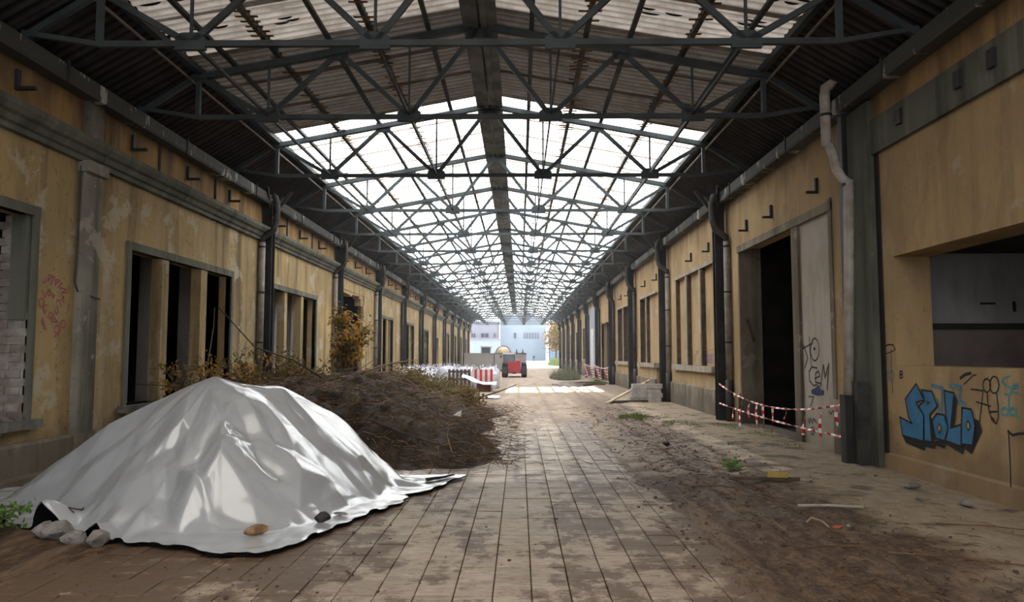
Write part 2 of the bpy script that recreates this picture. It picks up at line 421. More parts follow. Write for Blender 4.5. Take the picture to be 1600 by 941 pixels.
def link(name, me, parent=None, loc=None, rot=None):
    o = bpy.data.objects.new(name, me)
    COL.objects.link(o)
    if parent is not None: o.parent = parent
    if loc is not None: o.location = loc
    if rot is not None: o.rotation_euler = rot
    return o
def tag(o, label=None, cat=None, group=None, kind=None):
    if label: o['label'] = label
    if cat: o['category'] = cat
    if group: o['group'] = group
    if kind: o['kind'] = kind
    return o
def thing(name, label, cat, loc=(0, 0, 0), group=None, rot=None):
    return tag(link(name, None, None, loc, rot), label, cat, group)
def struct(o, label=None):
    return tag(o, label, None, None, 'structure')
def copy_tree(o, parent=None):
    c = o.copy(); COL.objects.link(c); c.parent = parent
    for ch in list(o.children):
        if ch.name in COL.objects: copy_tree(ch, c)
    return c
ORD = ['first', 'second', 'third', 'fourth', 'fifth', 'sixth', 'seventh', 'eighth', 'ninth', 'tenth', 'eleventh', 'twelfth', 'thirteenth',
       'fourteenth', 'fifteenth', 'sixteenth', 'seventeenth', 'eighteenth', 'nineteenth', 'twentieth', 'twenty-first', 'twenty-second', 'twenty-third', 'twenty-fourth']

def _h(ix, iy, s):
    q = np.sin(ix * 127.1 + iy * 311.7 + s * 74.7) * 43758.5453
    return q - np.floor(q)
def vnoise(x, y, s=0):
    x = np.asarray(x, float); y = np.asarray(y, float)
    ix, iy = np.floor(x), np.floor(y); fx, fy = x - ix, y - iy
    fx = fx * fx * (3 - 2 * fx); fy = fy * fy * (3 - 2 * fy)
    return (_h(ix, iy, s) * (1 - fx) + _h(ix + 1, iy, s) * fx) * (1 - fy) + (_h(ix, iy + 1, s) * (1 - fx) + _h(ix + 1, iy + 1, s) * fx) * fy
def fbm(x, y, s=0, o=4):
    t = 0; a = 0.5
    for k in range(o):
        t = t + a * vnoise(np.asarray(x) * 2 ** k, np.asarray(y) * 2 ** k, s + k); a *= 0.5
    return t / (1 - 0.5 ** o)
def sstep(a, b, x):
    t = np.clip((np.asarray(x, float) - a) / (b - a), 0, 1)
    return t * t * (3 - 2 * t)
def grid_mesh(name, X, Y, Z, mat, smooth=True):
    n, m = X.shape
    v = np.stack([X, Y, Z], -1).reshape(-1, 3)
    i = np.arange(n * m).reshape(n, m)
    f = np.stack([i[:-1, :-1], i[:-1, 1:], i[1:, 1:], i[1:, :-1]], -1).reshape(-1, 4)
    me = bpy.data.meshes.new(name)
    me.from_pydata(v.tolist(), [], f.tolist())
    me.materials.append(MAT[mat])
    if smooth: me.polygons.foreach_set('use_smooth', [True] * len(me.polygons))
    return me

# ------------------------------------------------------------------ the hall: sizes
XL, XR, YB, YE = -5.65, 5.70, -12.0, 94.0
ZR, SL, XE, ZCH = 7.05, 0.185, 4.65, 5.5      # ridge height, slope, eave line, truss bottom chord
COLS = [10.75 + 7.1 * k for k in range(12)]
TRUSS = [8.95, 11.8, 15.75] + [19.65 + 3.9 * k for k in range(20)]
def roofz(x): return ZR - SL * abs(x)

# ------------------------------------------------------------------ floor
LANE0, LANE1 = -3.2, 2.30
xs = np.linspace(XL - 0.1, XR + 0.1, 150)
ys = np.concatenate([np.linspace(2.0, 16.0, 200), np.geomspace(16.1, YE, 190)])
X, Y = np.meshgrid(xs, ys)
def floor_h(X, Y):
    n = fbm(X * 1.3, Y * 1.3, 1); f = fbm(X * 7, Y * 7, 5, 3)
    edgeR = sstep(LANE1 - 0.28, LANE1 + 0.15, X + (n - 0.5) * 0.7)
    edgeL = sstep(LANE0 + 1.5, LANE0 - 0.1, X + (n - 0.5) * 1.6)
    e = np.maximum(edgeR, edgeL)
    rut = 0.022 * np.sin(X * 13 + fbm(X, Y * 0.3, 9) * 5) * sstep(2.3, 2.6, X) * sstep(4.2, 3.6, X)
    mudh = 0.012 + 0.05 * (n - 0.45) + 0.03 * (f - 0.5) + rut
    apron = 0.05 + 0.012 * (f - 0.5)
    s = sstep(3.7, 4.5, X + (n - 0.5) * 1.4)
    bed = -0.018 + 0.022 * sstep(8, 15, Y) + 0.016 * sstep(13, 24, Y + (n - 0.5) * 6) + 0.02 * (n - 0.5) * sstep(9, 15, Y)
    h = bed * (1 - e) - 0.012 * (1 - e) + e * (mudh * (1 - s) + apron * s)
    far = sstep(44, 47, Y)
    return h * (1 - far) + far * (0.0 + 0.01 * (n - 0.5))
floor = struct(link('floor', grid_mesh('floor', X, Y, floor_h(X, Y), 'floor')), 'muddy stone and concrete floor running down the hall')
m = MB()
m.box(-12, XL - 0.05, YB, YE, -0.2, -0.02).box(XR + 0.05, 12, YB, YE, -0.2, -0.02).box(XL - 0.05, XR + 0.05, YB, 2.0, -0.2, -0.03)
m.build('subfloor', 'dark', floor)
# stone tiles of the middle lane; the nearest as single pieces, the rest joined
TW, TL = 0.262, 0.335
def tile_mb(mb, x, y, z, jz):
    a, c, g, ch = TW / 2 - 0.0035, TL / 2 - 0.0018, 0.035, 0.004
    b0 = [(-a, -c, -g), (a, -c, -g), (a, c, -g), (-a, c, -g)]
    b1 = [(-a, -c, -ch), (a, -c, -ch), (a, c, -ch), (-a, c, -ch)]
    b2 = [(-a + ch, -c + ch, 0), (a - ch, -c + ch, 0), (a - ch, c - ch, 0), (-a + ch, c - ch, 0)]
    vs = [(x + p[0], y + p[1], z + p[2] + jz * (p[0] * 0.6 + p[1])) for p in b0 + b1 + b2]
    fs = [(8, 9, 10, 11)]
    for i in range(4):
        j = (i + 1) % 4
        fs += [(i, j, 4 + j, 4 + i), (4 + i, 4 + j, 8 + j, 8 + i)]
    mb.add(vs, fs)
ncol = math.ceil((LANE1 - LANE0) / TW)
tm = MB(); tile_mb(tm, 0, 0, 0, 0); tile_me = tm.mesh('tile', MAT['tile'])
rest = MB(); cnt = 0
for r in range(0, 124):
    y = 4.35 + TL * (r + 0.5)
    for c in range(ncol):
        x = LANE0 + TW * (c + 0.5)
        if x < 0.65 - y * 0.75: continue
        dz = random.uniform(-0.003, 0.003)
        if cnt < 298 and y < 11:
            if x < -1.3 and y > 6.3: continue_single = False
            else: continue_single = True
        else: continue_single = False
        if continue_single:
            t = link('tile', tile_me, floor, (x, y, dz), (random.uniform(-0.012, 0.012), random.uniform(-0.012, 0.012), random.uniform(-0.006, 0.006)))
            cnt += 1
        else:
            tile_mb(rest, x + random.uniform(-0.001, 0.001), y, dz, random.uniform(-0.012, 0.012))
tag(rest.build('tile_paving', 'tile', floor), 'rows of stone tiles further down the lane', kind='stuff')

# ------------------------------------------------------------------ walls
def wall_mb(xa, xb, y0, y1, z0, z1, opens, mb=None):
    mb = mb or MB()
    br = sorted({y0, y1, *[o[0] for o in opens], *[o[1] for o in opens]})
    br = [q for q in br if y0 <= q <= y1]
    for a, c in zip(br[:-1], br[1:]):
        mid = (a + c) / 2
        cuts = sorted([(o[2], o[3]) for o in opens if o[0] < mid < o[1]])
        z = z0
        for q0, q1 in cuts:
            if q0 > z: mb.box(xa, xb, a, c, z, q0)
            z = q1
        if z < z1: mb.box(xa, xb, a, c, z, z1)
    return mb
# left openings: (y0, y1, z0, z1, mullions)
LW = [(5.0, 9.35, 0.78, 3.40, []), (11.75, 15.9, 0.8, 3.3, [(12.85, 13.14), (14.42, 14.78)]), (18.35, 22.6, 0.8, 3.3, [(19.62, 19.9), (21.1, 21.4)]),
      (32.5, 36.4, 0.8, 3.3, [(33.6, 33.85), (34.9, 35.15)]), (39.6, 43.6, 0.8, 3.3, [(40.7, 40.95), (42.1, 42.35)]), (48.4, 50.6, 0.8, 3.2, []),
      (61.0, 65.6, 0.4, 3.4, [(62.3, 62.6), (63.9, 64.2)]), (68.4, 72.6, 0.4, 3.4, [(69.6, 69.9), (71, 71.3)]), (75.4, 79.8, 0.4, 3.4, [(76.7, 77), (78.2, 78.5)]), (83, 87, 0.4, 3.4, [(84.2, 84.5), (85.6, 85.9)])]
LD = [(25.35, 29.65, -0.05, 3.95), (54.3, 57.2, -0.05, 2.9)]
opens = [o[:4] for o in LW] + LD
wl = struct(wall_mb(XL - 0.25, XL, YB, YE, -0.05, 5.3, opens).build('wall_left', 'yellow'), 'long ochre plastered wall pierced by tall window openings')
# right openings
RO = [(3.0, 9.95, 1.46, 2.93), (11.85, 16.95, -0.05, 4.05), (26.0, 27.3, -0.05, 3.9), (40.2, 45.2, -0.05, 3.5)]
RB = [(19.2, 23.8, 1.3, 4.0, [(20.55, 20.7), (22.25, 22.4)]), (27.3, 30.9, 1.3, 3.9, [(29.35, 29.5)]), (34.0, 38.0, 1.3, 3.9, [(35.9, 36.1)]),
      (55.2, 58.8, 1.3, 3.7, [(56.9, 57.1)]), (62.4, 66, 1.2, 3.6, [(64.2, 64.4)]), (69.5, 73, 1.2, 3.6, [(71.2, 71.4)]), (76.6, 80.1, 1.2, 3.6, [(78.3, 78.5)]), (83.7, 87.2, 1.2, 3.6, [(85.4, 85.6)])]
wr = struct(wall_mb(XR, XR + 0.5, YB, YE, -0.05, 5.3, RO + [q[:4] for q in RB]).build('wall_right', 'yellow2'), 'long ochre wall with bricked-up windows, doorways and graffiti')

# rooms behind: outer walls, ceilings, dividing walls
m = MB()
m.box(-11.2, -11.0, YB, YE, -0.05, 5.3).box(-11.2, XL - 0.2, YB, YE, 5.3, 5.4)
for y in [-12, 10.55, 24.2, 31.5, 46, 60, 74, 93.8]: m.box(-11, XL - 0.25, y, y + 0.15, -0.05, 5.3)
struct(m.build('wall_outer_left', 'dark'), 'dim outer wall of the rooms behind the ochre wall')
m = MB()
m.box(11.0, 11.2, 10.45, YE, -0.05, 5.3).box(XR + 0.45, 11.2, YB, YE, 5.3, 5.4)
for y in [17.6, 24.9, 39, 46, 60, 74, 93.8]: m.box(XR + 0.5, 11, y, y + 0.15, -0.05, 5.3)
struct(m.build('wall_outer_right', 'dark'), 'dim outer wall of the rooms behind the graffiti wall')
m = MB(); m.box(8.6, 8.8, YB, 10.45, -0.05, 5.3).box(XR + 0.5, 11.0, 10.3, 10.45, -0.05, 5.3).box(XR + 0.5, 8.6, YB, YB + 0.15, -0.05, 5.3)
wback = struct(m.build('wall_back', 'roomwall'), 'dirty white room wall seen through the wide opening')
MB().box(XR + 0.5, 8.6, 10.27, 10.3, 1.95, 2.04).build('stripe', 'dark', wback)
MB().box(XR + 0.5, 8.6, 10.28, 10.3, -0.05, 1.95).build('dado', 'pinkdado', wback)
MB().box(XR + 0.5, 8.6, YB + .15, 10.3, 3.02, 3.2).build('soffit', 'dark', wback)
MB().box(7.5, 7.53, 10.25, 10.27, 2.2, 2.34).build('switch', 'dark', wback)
MB().box(7.05, 7.25, 10.25, 10.27, 2.30, 2.33).build('hook_rail', 'dark', wback)

# plinths, pilasters, cornice, frieze, brackets
def gaps(y0, y1, cut):
    out = []; a = y0
    for c0, c1 in sorted(cut):
        if c0 > a: out.append((a, c0))
        a = max(a, c1)
    if a < y1: out.append((a, y1))
    return out
for a, c in gaps(YB, YE, [(o[0], o[1]) for o in LD]):
    MB().prism([(XL, -0.05), (XL + 0.09, -0.05), (XL + 0.09, 0.46), (XL + 0.06, 0.50), (XL, 0.50)], 'y', a, c).build('plinth', 'plinth', wl)
MB().box(XL + 0.09, XL + 0.28, YB, 11.4, -0.05, 0.10).build('plinth_step', 'plinth', wl)
for a, c in gaps(11.0, YE, [(11.85, 16.95), (26.0, 27.3), (40.2, 45.2), (17.0, 19.0)]):
    MB().prism([(XR, -0.05), (XR - 0.07, -0.05), (XR - 0.06, 0.70), (XR, 0.74)], 'y', a, c).build('plinth', 'plinth', wr)
MB().prism([(XR, -0.05), (XR - 0.05, -0.05), (XR - 0.03, 0.25), (XR, 0.28)], 'y', YB, 10.3).build('plinth', 'yellow2', wr)
MB().box(XL, XL + 0.10, 10.31, 10.73, 0.5, 4.38).build('pilaster', 'pilaster', wl)
MB().box(XL, XL + 0.13, 10.29, 10.75, -0.05, 0.5).build('pilaster_base', 'plinth', wl)
MB().box(XL, XL + 0.17, 10.27, 10.77, 4.22, 4.38).build('capital', 'pilaster', wl)
MB().box(XL, XL + 0.10, 10.33, 10.71, 4.76, 5.28).build('pilaster', 'pilaster', wl)
cor = [(XL, 4.36), (XL + .07, 4.37), (XL + .07, 4.44), (XL + .11, 4.46), (XL + .14, 4.53), (XL + .19, 4.56), (XL + .23, 4.63), (XL + .23, 4.70), (XL, 4.78)]
seg = [YB] + [c - 0.03 for c in COLS] + [YE]
for a, c in zip(seg[:-1], seg[1:]):
    MB().prism(cor, 'y', a, c - 0.02).build('cornice', 'green', wl)
    MB().box(XL, XL + 0.012, a, c - 0.02, 4.76, 5.29).build('frieze', 'orange', wl)
# steel angle brackets on the frieze and on the other wall
lb = MB(); lb.box(0, 0.05, -0.03, 0.03, -0.12, 0.14).box(0.05, 0.26, -0.03, 0.03, -0.12, -0.08); lbm = lb.mesh('angle_bracket', MAT['steel'])
for k in range(0, 6):
    y0 = COLS[k] if k else 10.75
    for d in (0.9, 2.9, 4.9):
        link('angle_bracket', lbm, wl, (XL + 0.01, y0 + d, 5.02))
for y in (7.4, 8.9): link('angle_bracket', lbm, wl, (XL + 0.01, y, 5.02))
rb = MB(); rb.box(-0.05, 0, -0.03, 0.03, -0.12, 0.14).box(-0.2, -0.05, -0.03, 0.03, -0.12, -0.08); rbm = rb.mesh('angle_bracket', MAT['steel'])
for y in (12.35, 14.6, 16.2, 19.5, 21.5, 27, 29.5, 34.2, 36.5): link('angle_bracket', rbm, wr, (XR, y, 4.45))
hb = MB(); hb.box(-0.05, 0, -0.06, 0.06, -0.1, 0.1); hbm = hb.mesh('anchor_plate', MAT['steel'])
for y in (7.6, 9.5, 8.2): link('anchor_plate', hbm, wr, (XR - 0.05, y, 4.72))
# vertical pipe marks between frieze brackets
for y in (12.55, 14.9, 19.6, 22): MB().tube([(XL + 0.03, y, 4.78), (XL + 0.03, y, 5.28)], 0.025, 6).build('conduit', 'darkpipe', wl)
MB().tube([(XL + .04, 10.27, 4.3), (XL + .04, 10.26, 3.2), (XL + .04, 10.24, 2.62), (XL + .05, 10.3, 2.5), (XL + .13, 10.72, 2.42)], 0.012, 5).build('cable', 'darkpipe', wl)
# green-grey frame of the near right bay
MB().box(XR - 0.06, XR, YB, 10.33, 4.43, 4.93).build('lintel_band', 'green', wr)
MB().box(XR - 0.10, XR, 10.33, 10.98, -0.05, 5.22).build('pilaster', 'green', wr)
MB().box(XR - 0.015, XR, YB, 10.33, 4.93, 5.28).build('frieze', 'orange', wr)
MB().box(XR - 0.02, XR, 10.22, 10.33, 0.0, 4.43).build('joint_strip', 'dark', wr)

# ------------------------------------------------------------------ windows, left wall
nwin = 0
for (y0, y1, z0, z1, mul) in LW:
    nwin += 1
    w = struct(link('window_%d' % nwin, None, None, (XL, (y0 + y1) / 2, z0)), 'unglazed window opening in the ochre wall')
    o = Vector(w.location)
    def part(name, mat, *b):
        return MB().box(b[0] - o.x, b[1] - o.x, b[2] - o.y, b[3] - o.y, b[4] - o.z, b[5] - o.z).build(name, mat, w)
    part('lintel', 'green', XL - 0.1, XL + 0.035, y0 - 0.12, y1 + 0.12, z1, z1 + 0.13)
    part('jamb', 'green', XL - 0.1, XL + 0.035, y1, y1 + 0.11, z0, z1)
    part('jamb', 'green', XL - 0.1, XL + 0.035, y0 - 0.11, y0, z0, z1)
    part('sill', 'sill', XL - 0.3, XL + 0.14, y0 - 0.2, y1 + 0.2, z0 - 0.11, z0)
    for a, c in mul:
        part('mullion', 'yellow', XL - (0.20 if y0 < 30 else 0.07), XL, a, a + (c - a) * 0.8, z0, z1)
    if mul and y0 < 45:
        for q in [y0 + 0.75] + [c + 0.75 for a, c in mul]:
            part('inner_pier', 'inner', XL - 0.95, XL - 0.6, q, q + 0.45, 0, 5.3)
# limewashed bricks laid bare in the reveal of the near opening
bm = MB(); bm.box(-0.09, 0.09, -0.06, 0.06, -0.048, 0.048)
bme = bm.mesh('brick', MAT['brick']); rme = MB().box(-0.09, 0.09, -0.06, 0.06, -0.048, 0.048).mesh('brick', MAT['redbrick'])
MB().box(XL - 0.34, XL - 0.02, 9.34, 9.42, 0.78, 3.4).build('mortar_bed', 'brick', wl)
z = 0.83; row = 0
while z < 3.35:
    for k in range(2):
        x = XL - 0.09 - 0.19 * k - (0.05 if row % 2 else 0)
        if z > 2.15 and k == 0 and x > XL - 0.2: continue
        link('brick', rme if random.random() < 0.05 else bme, wl, (x, 9.385 + random.uniform(-0.012, 0.012), z), (0, 0, random.uniform(-0.05, 0.05)))
    z += 0.106; row += 1
MB().box(XL - 0.22, XL - 0.005, 9.29, 9.35, 2.05, 3.40).build('plaster_reveal', 'green', wl)
m = MB()
for k in range(26):
    s = random.uniform(0.02, 0.06)
    m.obox((XL + random.uniform(-0.25, 0.02), random.uniform(8.6, 9.3), 0.78 + s * 0.4), s * 1.6, s * 1.4, s, random.uniform(0, 3))
tag(m.build('crumbled_mortar', 'stone', wl), kind='stuff')
# ragged edge of the large opening
m = MB()
for k in range(14):
    y = 25.35 + 4.3 * (k + 0.5) / 14
    d = 0.05 + 0.12 * random.random() + (0.25 if k > 11 else 0)
    m.box(XL - 0.25, XL, y - 0.16, y + 0.16, 3.95 - d, 3.97)
for k in range(12):
    z = 3.8 * (k + 0.5) / 12
    m.box(XL - 0.12, XL, 29.65 - 0.05 - 0.18 * random.random(), 29.66, z, z + 0.33)
m.build('ragged_edge', 'yellow', wl)
m = MB()
for k in range(5): m.bar((XL - 1.2, 24.5, 3.1 + 0.16 * k), (XL - 1.6, 31, 3.0 + 0.16 * k), 0.1, 0.1)
m.build('inner_beam', 'inner', wl)

# ------------------------------------------------------------------ right wall infills
def rwin(y0, y1, z0, z1, mul, kinds, sill=True):
    global nwin
    nwin += 1
    w = struct(link('window_%d' % nwin, None, None, (XR, (y0 + y1) / 2, z0)), 'walled-up window with raised frame in the ochre wall')
    o = Vector(w.location)
    def part(name, mat, *b):
        return MB().box(b[0] - o.x, b[1] - o.x, b[2] - o.y, b[3] - o.y, b[4] - o.z, b[5] - o.z).build(name, mat, w)
    part('lintel', 'palesill', XR - 0.03, XR + 0.06, y0 - 0.1, y1 + 0.1, z1, z1 + 0.1)
    e = [y0] + [q for a in mul for q in a] + [y1]
    for i in range(0, len(e), 2):
        a, c = e[i], e[i + 1]
        kd = kinds[i // 2]
        if kd == 'brick':
            part('infill', 'darkbrick', XR + 0.2, XR + 0.28, a, c, z0, z1)
            bw, bh = 0.34, 0.13
            nb = max(1, int((c - a) / bw)); nr = int((z1 - z0) / bh)
            me = bpy.data.meshes.get('infill_brick') or MB().box(-0.03, 0.0, -0.155, 0.155, -0.056, 0.056).mesh('infill_brick', MAT['darkbrick'])
            if y0 < 36:
                for r_ in range(nr):
                    for q in range(nb):
                        yy = a + (c - a) * (q + 0.5) / nb + (0.08 if r_ % 2 else -0.08)
                        if not (a + 0.15 < yy < c - 0.15): continue
                        link('brick', me, w, (XR + 0.2 - o.x + random.uniform(0, 0.012), yy - o.y, (r_ + 0.5) * bh))
        else:
            part('infill', kd, XR + 0.12, XR + 0.2, a, c, z0, z1)
        part('reveal', 'oldwood', XR + 0.0, XR + 0.12, c - 0.09, c, z0, z1)
    for a, c in mul: part('mullion', 'palesill', XR - 0.01, XR + 0.13, a, c, z0, z1)
    if sill: part('sill', 'palesill', XR - 0.14, XR + 0.1, y0 - 0.2, y1 + 0.15, z0 - 0.16, z0)
for i, q in enumerate(RB):
    kinds = [['yellow2'] * 3, ['yellow2', 'brick'], ['brick', 'brick']][i] if i < 3 else ['yellow2', 'brick']
    rwin(*q, kinds)
# doorway with the rendered-up half
d = struct(link('door_1', None, None, (XR, 14.4, 0)), 'tall dark doorway with a rendered-up white panel beside it')
o = Vector(d.location)
def part(name, mat, *b):
    return MB().box(b[0] - o.x, b[1] - o.x, b[2] - o.y, b[3] - o.y, b[4] - o.z, b[5] - o.z).build(name, mat, d)
part('white_panel', 'whitewall', XR + 0.04, XR + 0.4, 11.95, 13.32, -0.05, 3.95)
part('frame_post', 'plinth', XR - 0.01, XR + 0.42, 13.32, 13.62, -0.05, 4.02)
part('frame_strip', 'plinth', XR - 0.02, XR + 0.05, 11.82, 11.95, 0.9, 4.15)
part('frame_head', 'plinth', XR - 0.03, XR + 0.05, 11.82, 16.97, 3.95, 4.1)
part('door_jamb', 'plinth', XR + 0.0, XR + 0.5, 16.9, 16.98, -0.05, 4.05)
part('threshold', 'plinth', XR - 0.05, XR + 0.5, 13.6, 16.95, -0.05, 0.05)
m = MB(); m.bar((0.15, 2.43, 2.4), (0.3, 2.45, 1.9), 0.06, 0.03); m.build('loose_lath', 'oldwood', d)
d2 = struct(link('door_2', None, None, (XR, 26.65, 0)), 'narrow dark doorway beneath a raw board')
MB().box(0.02, 0.08, -0.6, 0.3, 2.1, 3.9).build('board', 'pinkwood', d2)
MB().box(0.1, 0.16, -0.65, 0.65, 0, 2.1).build('door_leaf', 'oldwood', d2)
d3 = struct(link('door_3', None, None, (XR, 49.8, 0)), 'pale blue painted wall bay with a door and small window')
MB().box(-0.03, 0.02, -3.2, 3.2, -0.05, 4.9).build('render', 'bluewall', d3)
MB().box(-0.06, -0.02, 0.2, 2.2, 0.0, 3.4).build('door_leaf', 'white', d3)
MB().box(-0.07, -0.02, -1.9, -1.0, 1.5, 2.0).build('pane', 'glass', d3)
d4 = struct(link('door_4', None, None, (XR, 42.7, 0)), 'wide dark doorway further down the graffiti wall')
MB().box(0.3, 0.36, -2.5, 2.5, 0, 3.5).build('door_leaf', 'dark', d4)  # near-black panel filling the open doorway in place of its shade
MB().box(-0.03, 0.1, -2.62, -2.5, 0, 3.6).build('jamb', 'plinth', d4)
MB().box(-0.03, 0.1, 2.5, 2.62, 0, 3.6).build('jamb', 'plinth', d4)
d5 = struct(link('door_5', None, None, (XL, 55.75, 0)), 'brown door in the far part of the window wall')
MB().box(-0.3, -0.2, -1.45, 1.45, 0, 2.9).build('door_leaf', 'pinkwood', d5)

# ------------------------------------------------------------------ gutters
for sx, nm in ((-1, 'trim_1'), (1, 'trim_2')):
    xo = XL if sx < 0 else XR
    p = [(xo, 5.27), (xo - sx * 0.22, 5.27), (xo - sx * 0.24, 5.31), (xo - sx * 0.24, 5.50), (xo - sx * 0.20, 5.50), (xo - sx * 0.20, 5.33), (xo, 5.33)]
    m = MB(); m.prism(p if sx < 0 else p, 'y', YB, YE)
    g = struct(m.build(nm, 'gutter'), 'box gutter with flaking pale paint along the eaves')
    m = MB()
    for y in np.arange(6.0, YE, 3.55): m.box(xo - sx * 0.26 if sx > 0 else xo + 0.24, xo - sx * 0.24 if sx > 0 else xo + 0.26, y, y + 0.04, 5.26, 5.54)
    m.build('gutter_strap', 'steel', g)
    MB().box(min(xo, xo + sx * 0.5), max(xo, xo + sx * 0.5), YB, YE, 5.3, 5.62).build('wall_plate', 'steel', g)

# ------------------------------------------------------------------ roof
LIT0 = 14.6
ceil = {}
for s, nm in ((-1, 'ceiling_left'), (1, 'ceiling_right')):
    ceil[s] = struct(link(nm, None, None, (0, 0, 0)), 'corrugated sheet roof slope, opaque then translucent ahead, with clear sheets added overhead for fill light')
ROWS = [(0.16, 1.78), (1.70, 3.36), (3.28, 4.78)]
SW = 1.3
def sheet_mesh(name, s, a, z0, c, z1, mat, amp=0.034, lift=0.0):
    n = 24; vs = []; fs = []
    for i in range(n + 1):
        y = (SW + 0.1) * i / n
        w = amp * math.sin(2 * math.pi * i / 3.0 + 0.4)
        vs += [(s * a, y, z0 + w + lift), (s * c, y, z1 + w)]
    for i in range(n):
        q = (2 * i, 2 * i + 1, 2 * i + 3, 2 * i + 2)
        fs.append(q)
    m = MB(); m.add(vs, fs)
    return m.mesh(name, MAT[mat], True)
UP = 0.15
for s in (-1, 1):
    mesh = {}
    for r_, (a, c) in enumerate(ROWS):
        for mt in ('sheet', 'sheetdark', 'clear'):
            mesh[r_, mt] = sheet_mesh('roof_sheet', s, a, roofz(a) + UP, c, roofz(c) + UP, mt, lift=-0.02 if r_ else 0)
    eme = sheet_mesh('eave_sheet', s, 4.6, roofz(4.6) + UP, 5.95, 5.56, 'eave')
    back = {'sheet': MB(), 'sheetdark': MB(), 'clear': MB(), 'eave': MB()}
    k = 0; y = -12.0
    while y < YE:
        mt = ('sheet' if y < 10.6 else 'sheetdark') if 5.2 < y < LIT0 - 0.5 else 'clear'  # unseen clear sheets overhead and behind are added as fill for the near end
        for r_ in range(3):
            if s > 0 and 37.0 < y < 41.5: continue
            dz = random.uniform(-0.008, 0.008)
            if y > 6.5:
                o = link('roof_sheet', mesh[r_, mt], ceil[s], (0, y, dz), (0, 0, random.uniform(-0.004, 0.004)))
            else:
                me = mesh[r_, mt]
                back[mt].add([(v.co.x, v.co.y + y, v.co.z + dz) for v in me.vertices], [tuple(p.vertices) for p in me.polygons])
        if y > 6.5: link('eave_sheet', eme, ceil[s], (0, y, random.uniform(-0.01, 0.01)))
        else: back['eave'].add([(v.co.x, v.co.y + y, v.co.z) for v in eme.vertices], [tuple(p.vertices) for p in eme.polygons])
        y += SW
    for mt, mb in back.items():
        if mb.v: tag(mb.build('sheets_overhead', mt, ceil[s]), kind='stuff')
    # purlins, edge angle, lower ties
    for q in (0.85, 1.74, 2.42, 3.32, 4.05):
        MB().bar((s * q, YB, roofz(q) + 0.08), (s * q, YE, roofz(q) + 0.08), 0.055, 0.075, (1, 0, 0)).build('purlin', 'truss', ceil[s])
    MB().bar((s * 4.62, YB, roofz(4.62) + 0.06), (s * 4.62, YE, roofz(4.62) + 0.06), 0.10, 0.10, (1, 0, 0)).build('eave_purlin', 'truss', ceil[s])
    MB().bar((s * 4.72, YB, roofz(4.62) - 0.1), (s * 4.72, YE, roofz(4.62) - 0.1), 0.03, 0.03, (1, 0, 0)).build('edge_angle', 'pipe', ceil[s])
    MB().bar((s * 3.48, 8.95, ZCH + 0.03), (s * 3.48, YE, ZCH + 0.03), 0.045, 0.045, (1, 0, 0)).build('tie_bar', 'truss', ceil[s])
    MB().bar((s * 1.16, 8.95, ZCH + 0.03), (s * 1.16, YE, ZCH + 0.03), 0.03, 0.03, (1, 0, 0)).build('tie_bar', 'truss', ceil[s])
    # rusty corrugation ends where two rows of sheets lap
    for q in (1.74, 3.32):
        m = MB(); y = 7.0
        while y < 70:
            if random.random() < 0.62:
                w = random.uniform(0.08, 0.20)
                m.box(min(s * (q - w), s * (q + w * 0.8)), max(s * (q - w), s * (q + w * 0.8)), y, y + 0.05, roofz(q) + 0.05, roofz(q) + 0.06)
            y += 0.163
        tag(m.build('lap_edges', 'rust', ceil[s]), kind='stuff')
    # thin rusty battens under the sheet joints
    bm_ = MB().bar((s * 0.2, 0, roofz(0.2) + 0.105), (s * 4.7, 0, roofz(4.7) + 0.105), 0.022, 0.016).mesh('batten', MAT['batten'])
    bm2 = MB().bar((s * 0.2, 0, roofz(0.2) + 0.105), (s * 4.7, 0, roofz(4.7) + 0.105), 0.012, 0.012).mesh('batten', MAT['batten'])
    y = -12.0
    while y < 66:
        if y > LIT0 - 0.5 and not (s > 0 and 36.0 < y < 42.0):
            link('batten', bm_, ceil[s], (0, y, 0), (0, 0, random.uniform(-0.006, 0.006)))
            if y < 40: link('batten', bm2, ceil[s], (0, y + SW / 2, 0), (0, 0, random.uniform(-0.008, 0.008)))
        y += SW
    # ridge: half of the twin beam and the cap sheet
    MB().box(min(0, s * 0.26), max(0, s * 0.26), YB, YE, ZR + 0.14, ZR + 0.17).build('ridge_cap', 'ridge', ceil[s])
    MB().bar((s * 0.2, YB, ZR - 0.02), (s * 0.2, YE, ZR - 0.02), 0.05, 0.16, (1, 0, 0)).build('ridge_beam', 'ridge', ceil[s])
    MB().bar((s * 0.07, YB, ZR - 0.06), (s * 0.07, YE, ZR - 0.06), 0.04, 0.10, (1, 0, 0)).build('ridge_beam', 'ridge', ceil[s])
    # half-moon gaps left dark where old sheets lap above the camera
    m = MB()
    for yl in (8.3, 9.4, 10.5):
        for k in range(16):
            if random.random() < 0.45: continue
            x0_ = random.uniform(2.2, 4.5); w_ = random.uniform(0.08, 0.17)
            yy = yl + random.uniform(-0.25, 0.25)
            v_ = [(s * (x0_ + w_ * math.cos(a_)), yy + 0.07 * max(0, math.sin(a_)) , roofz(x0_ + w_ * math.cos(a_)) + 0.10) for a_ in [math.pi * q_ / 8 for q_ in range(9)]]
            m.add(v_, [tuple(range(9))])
    tag(m.build('lap_gaps', 'dark', ceil[s]), kind='stuff')

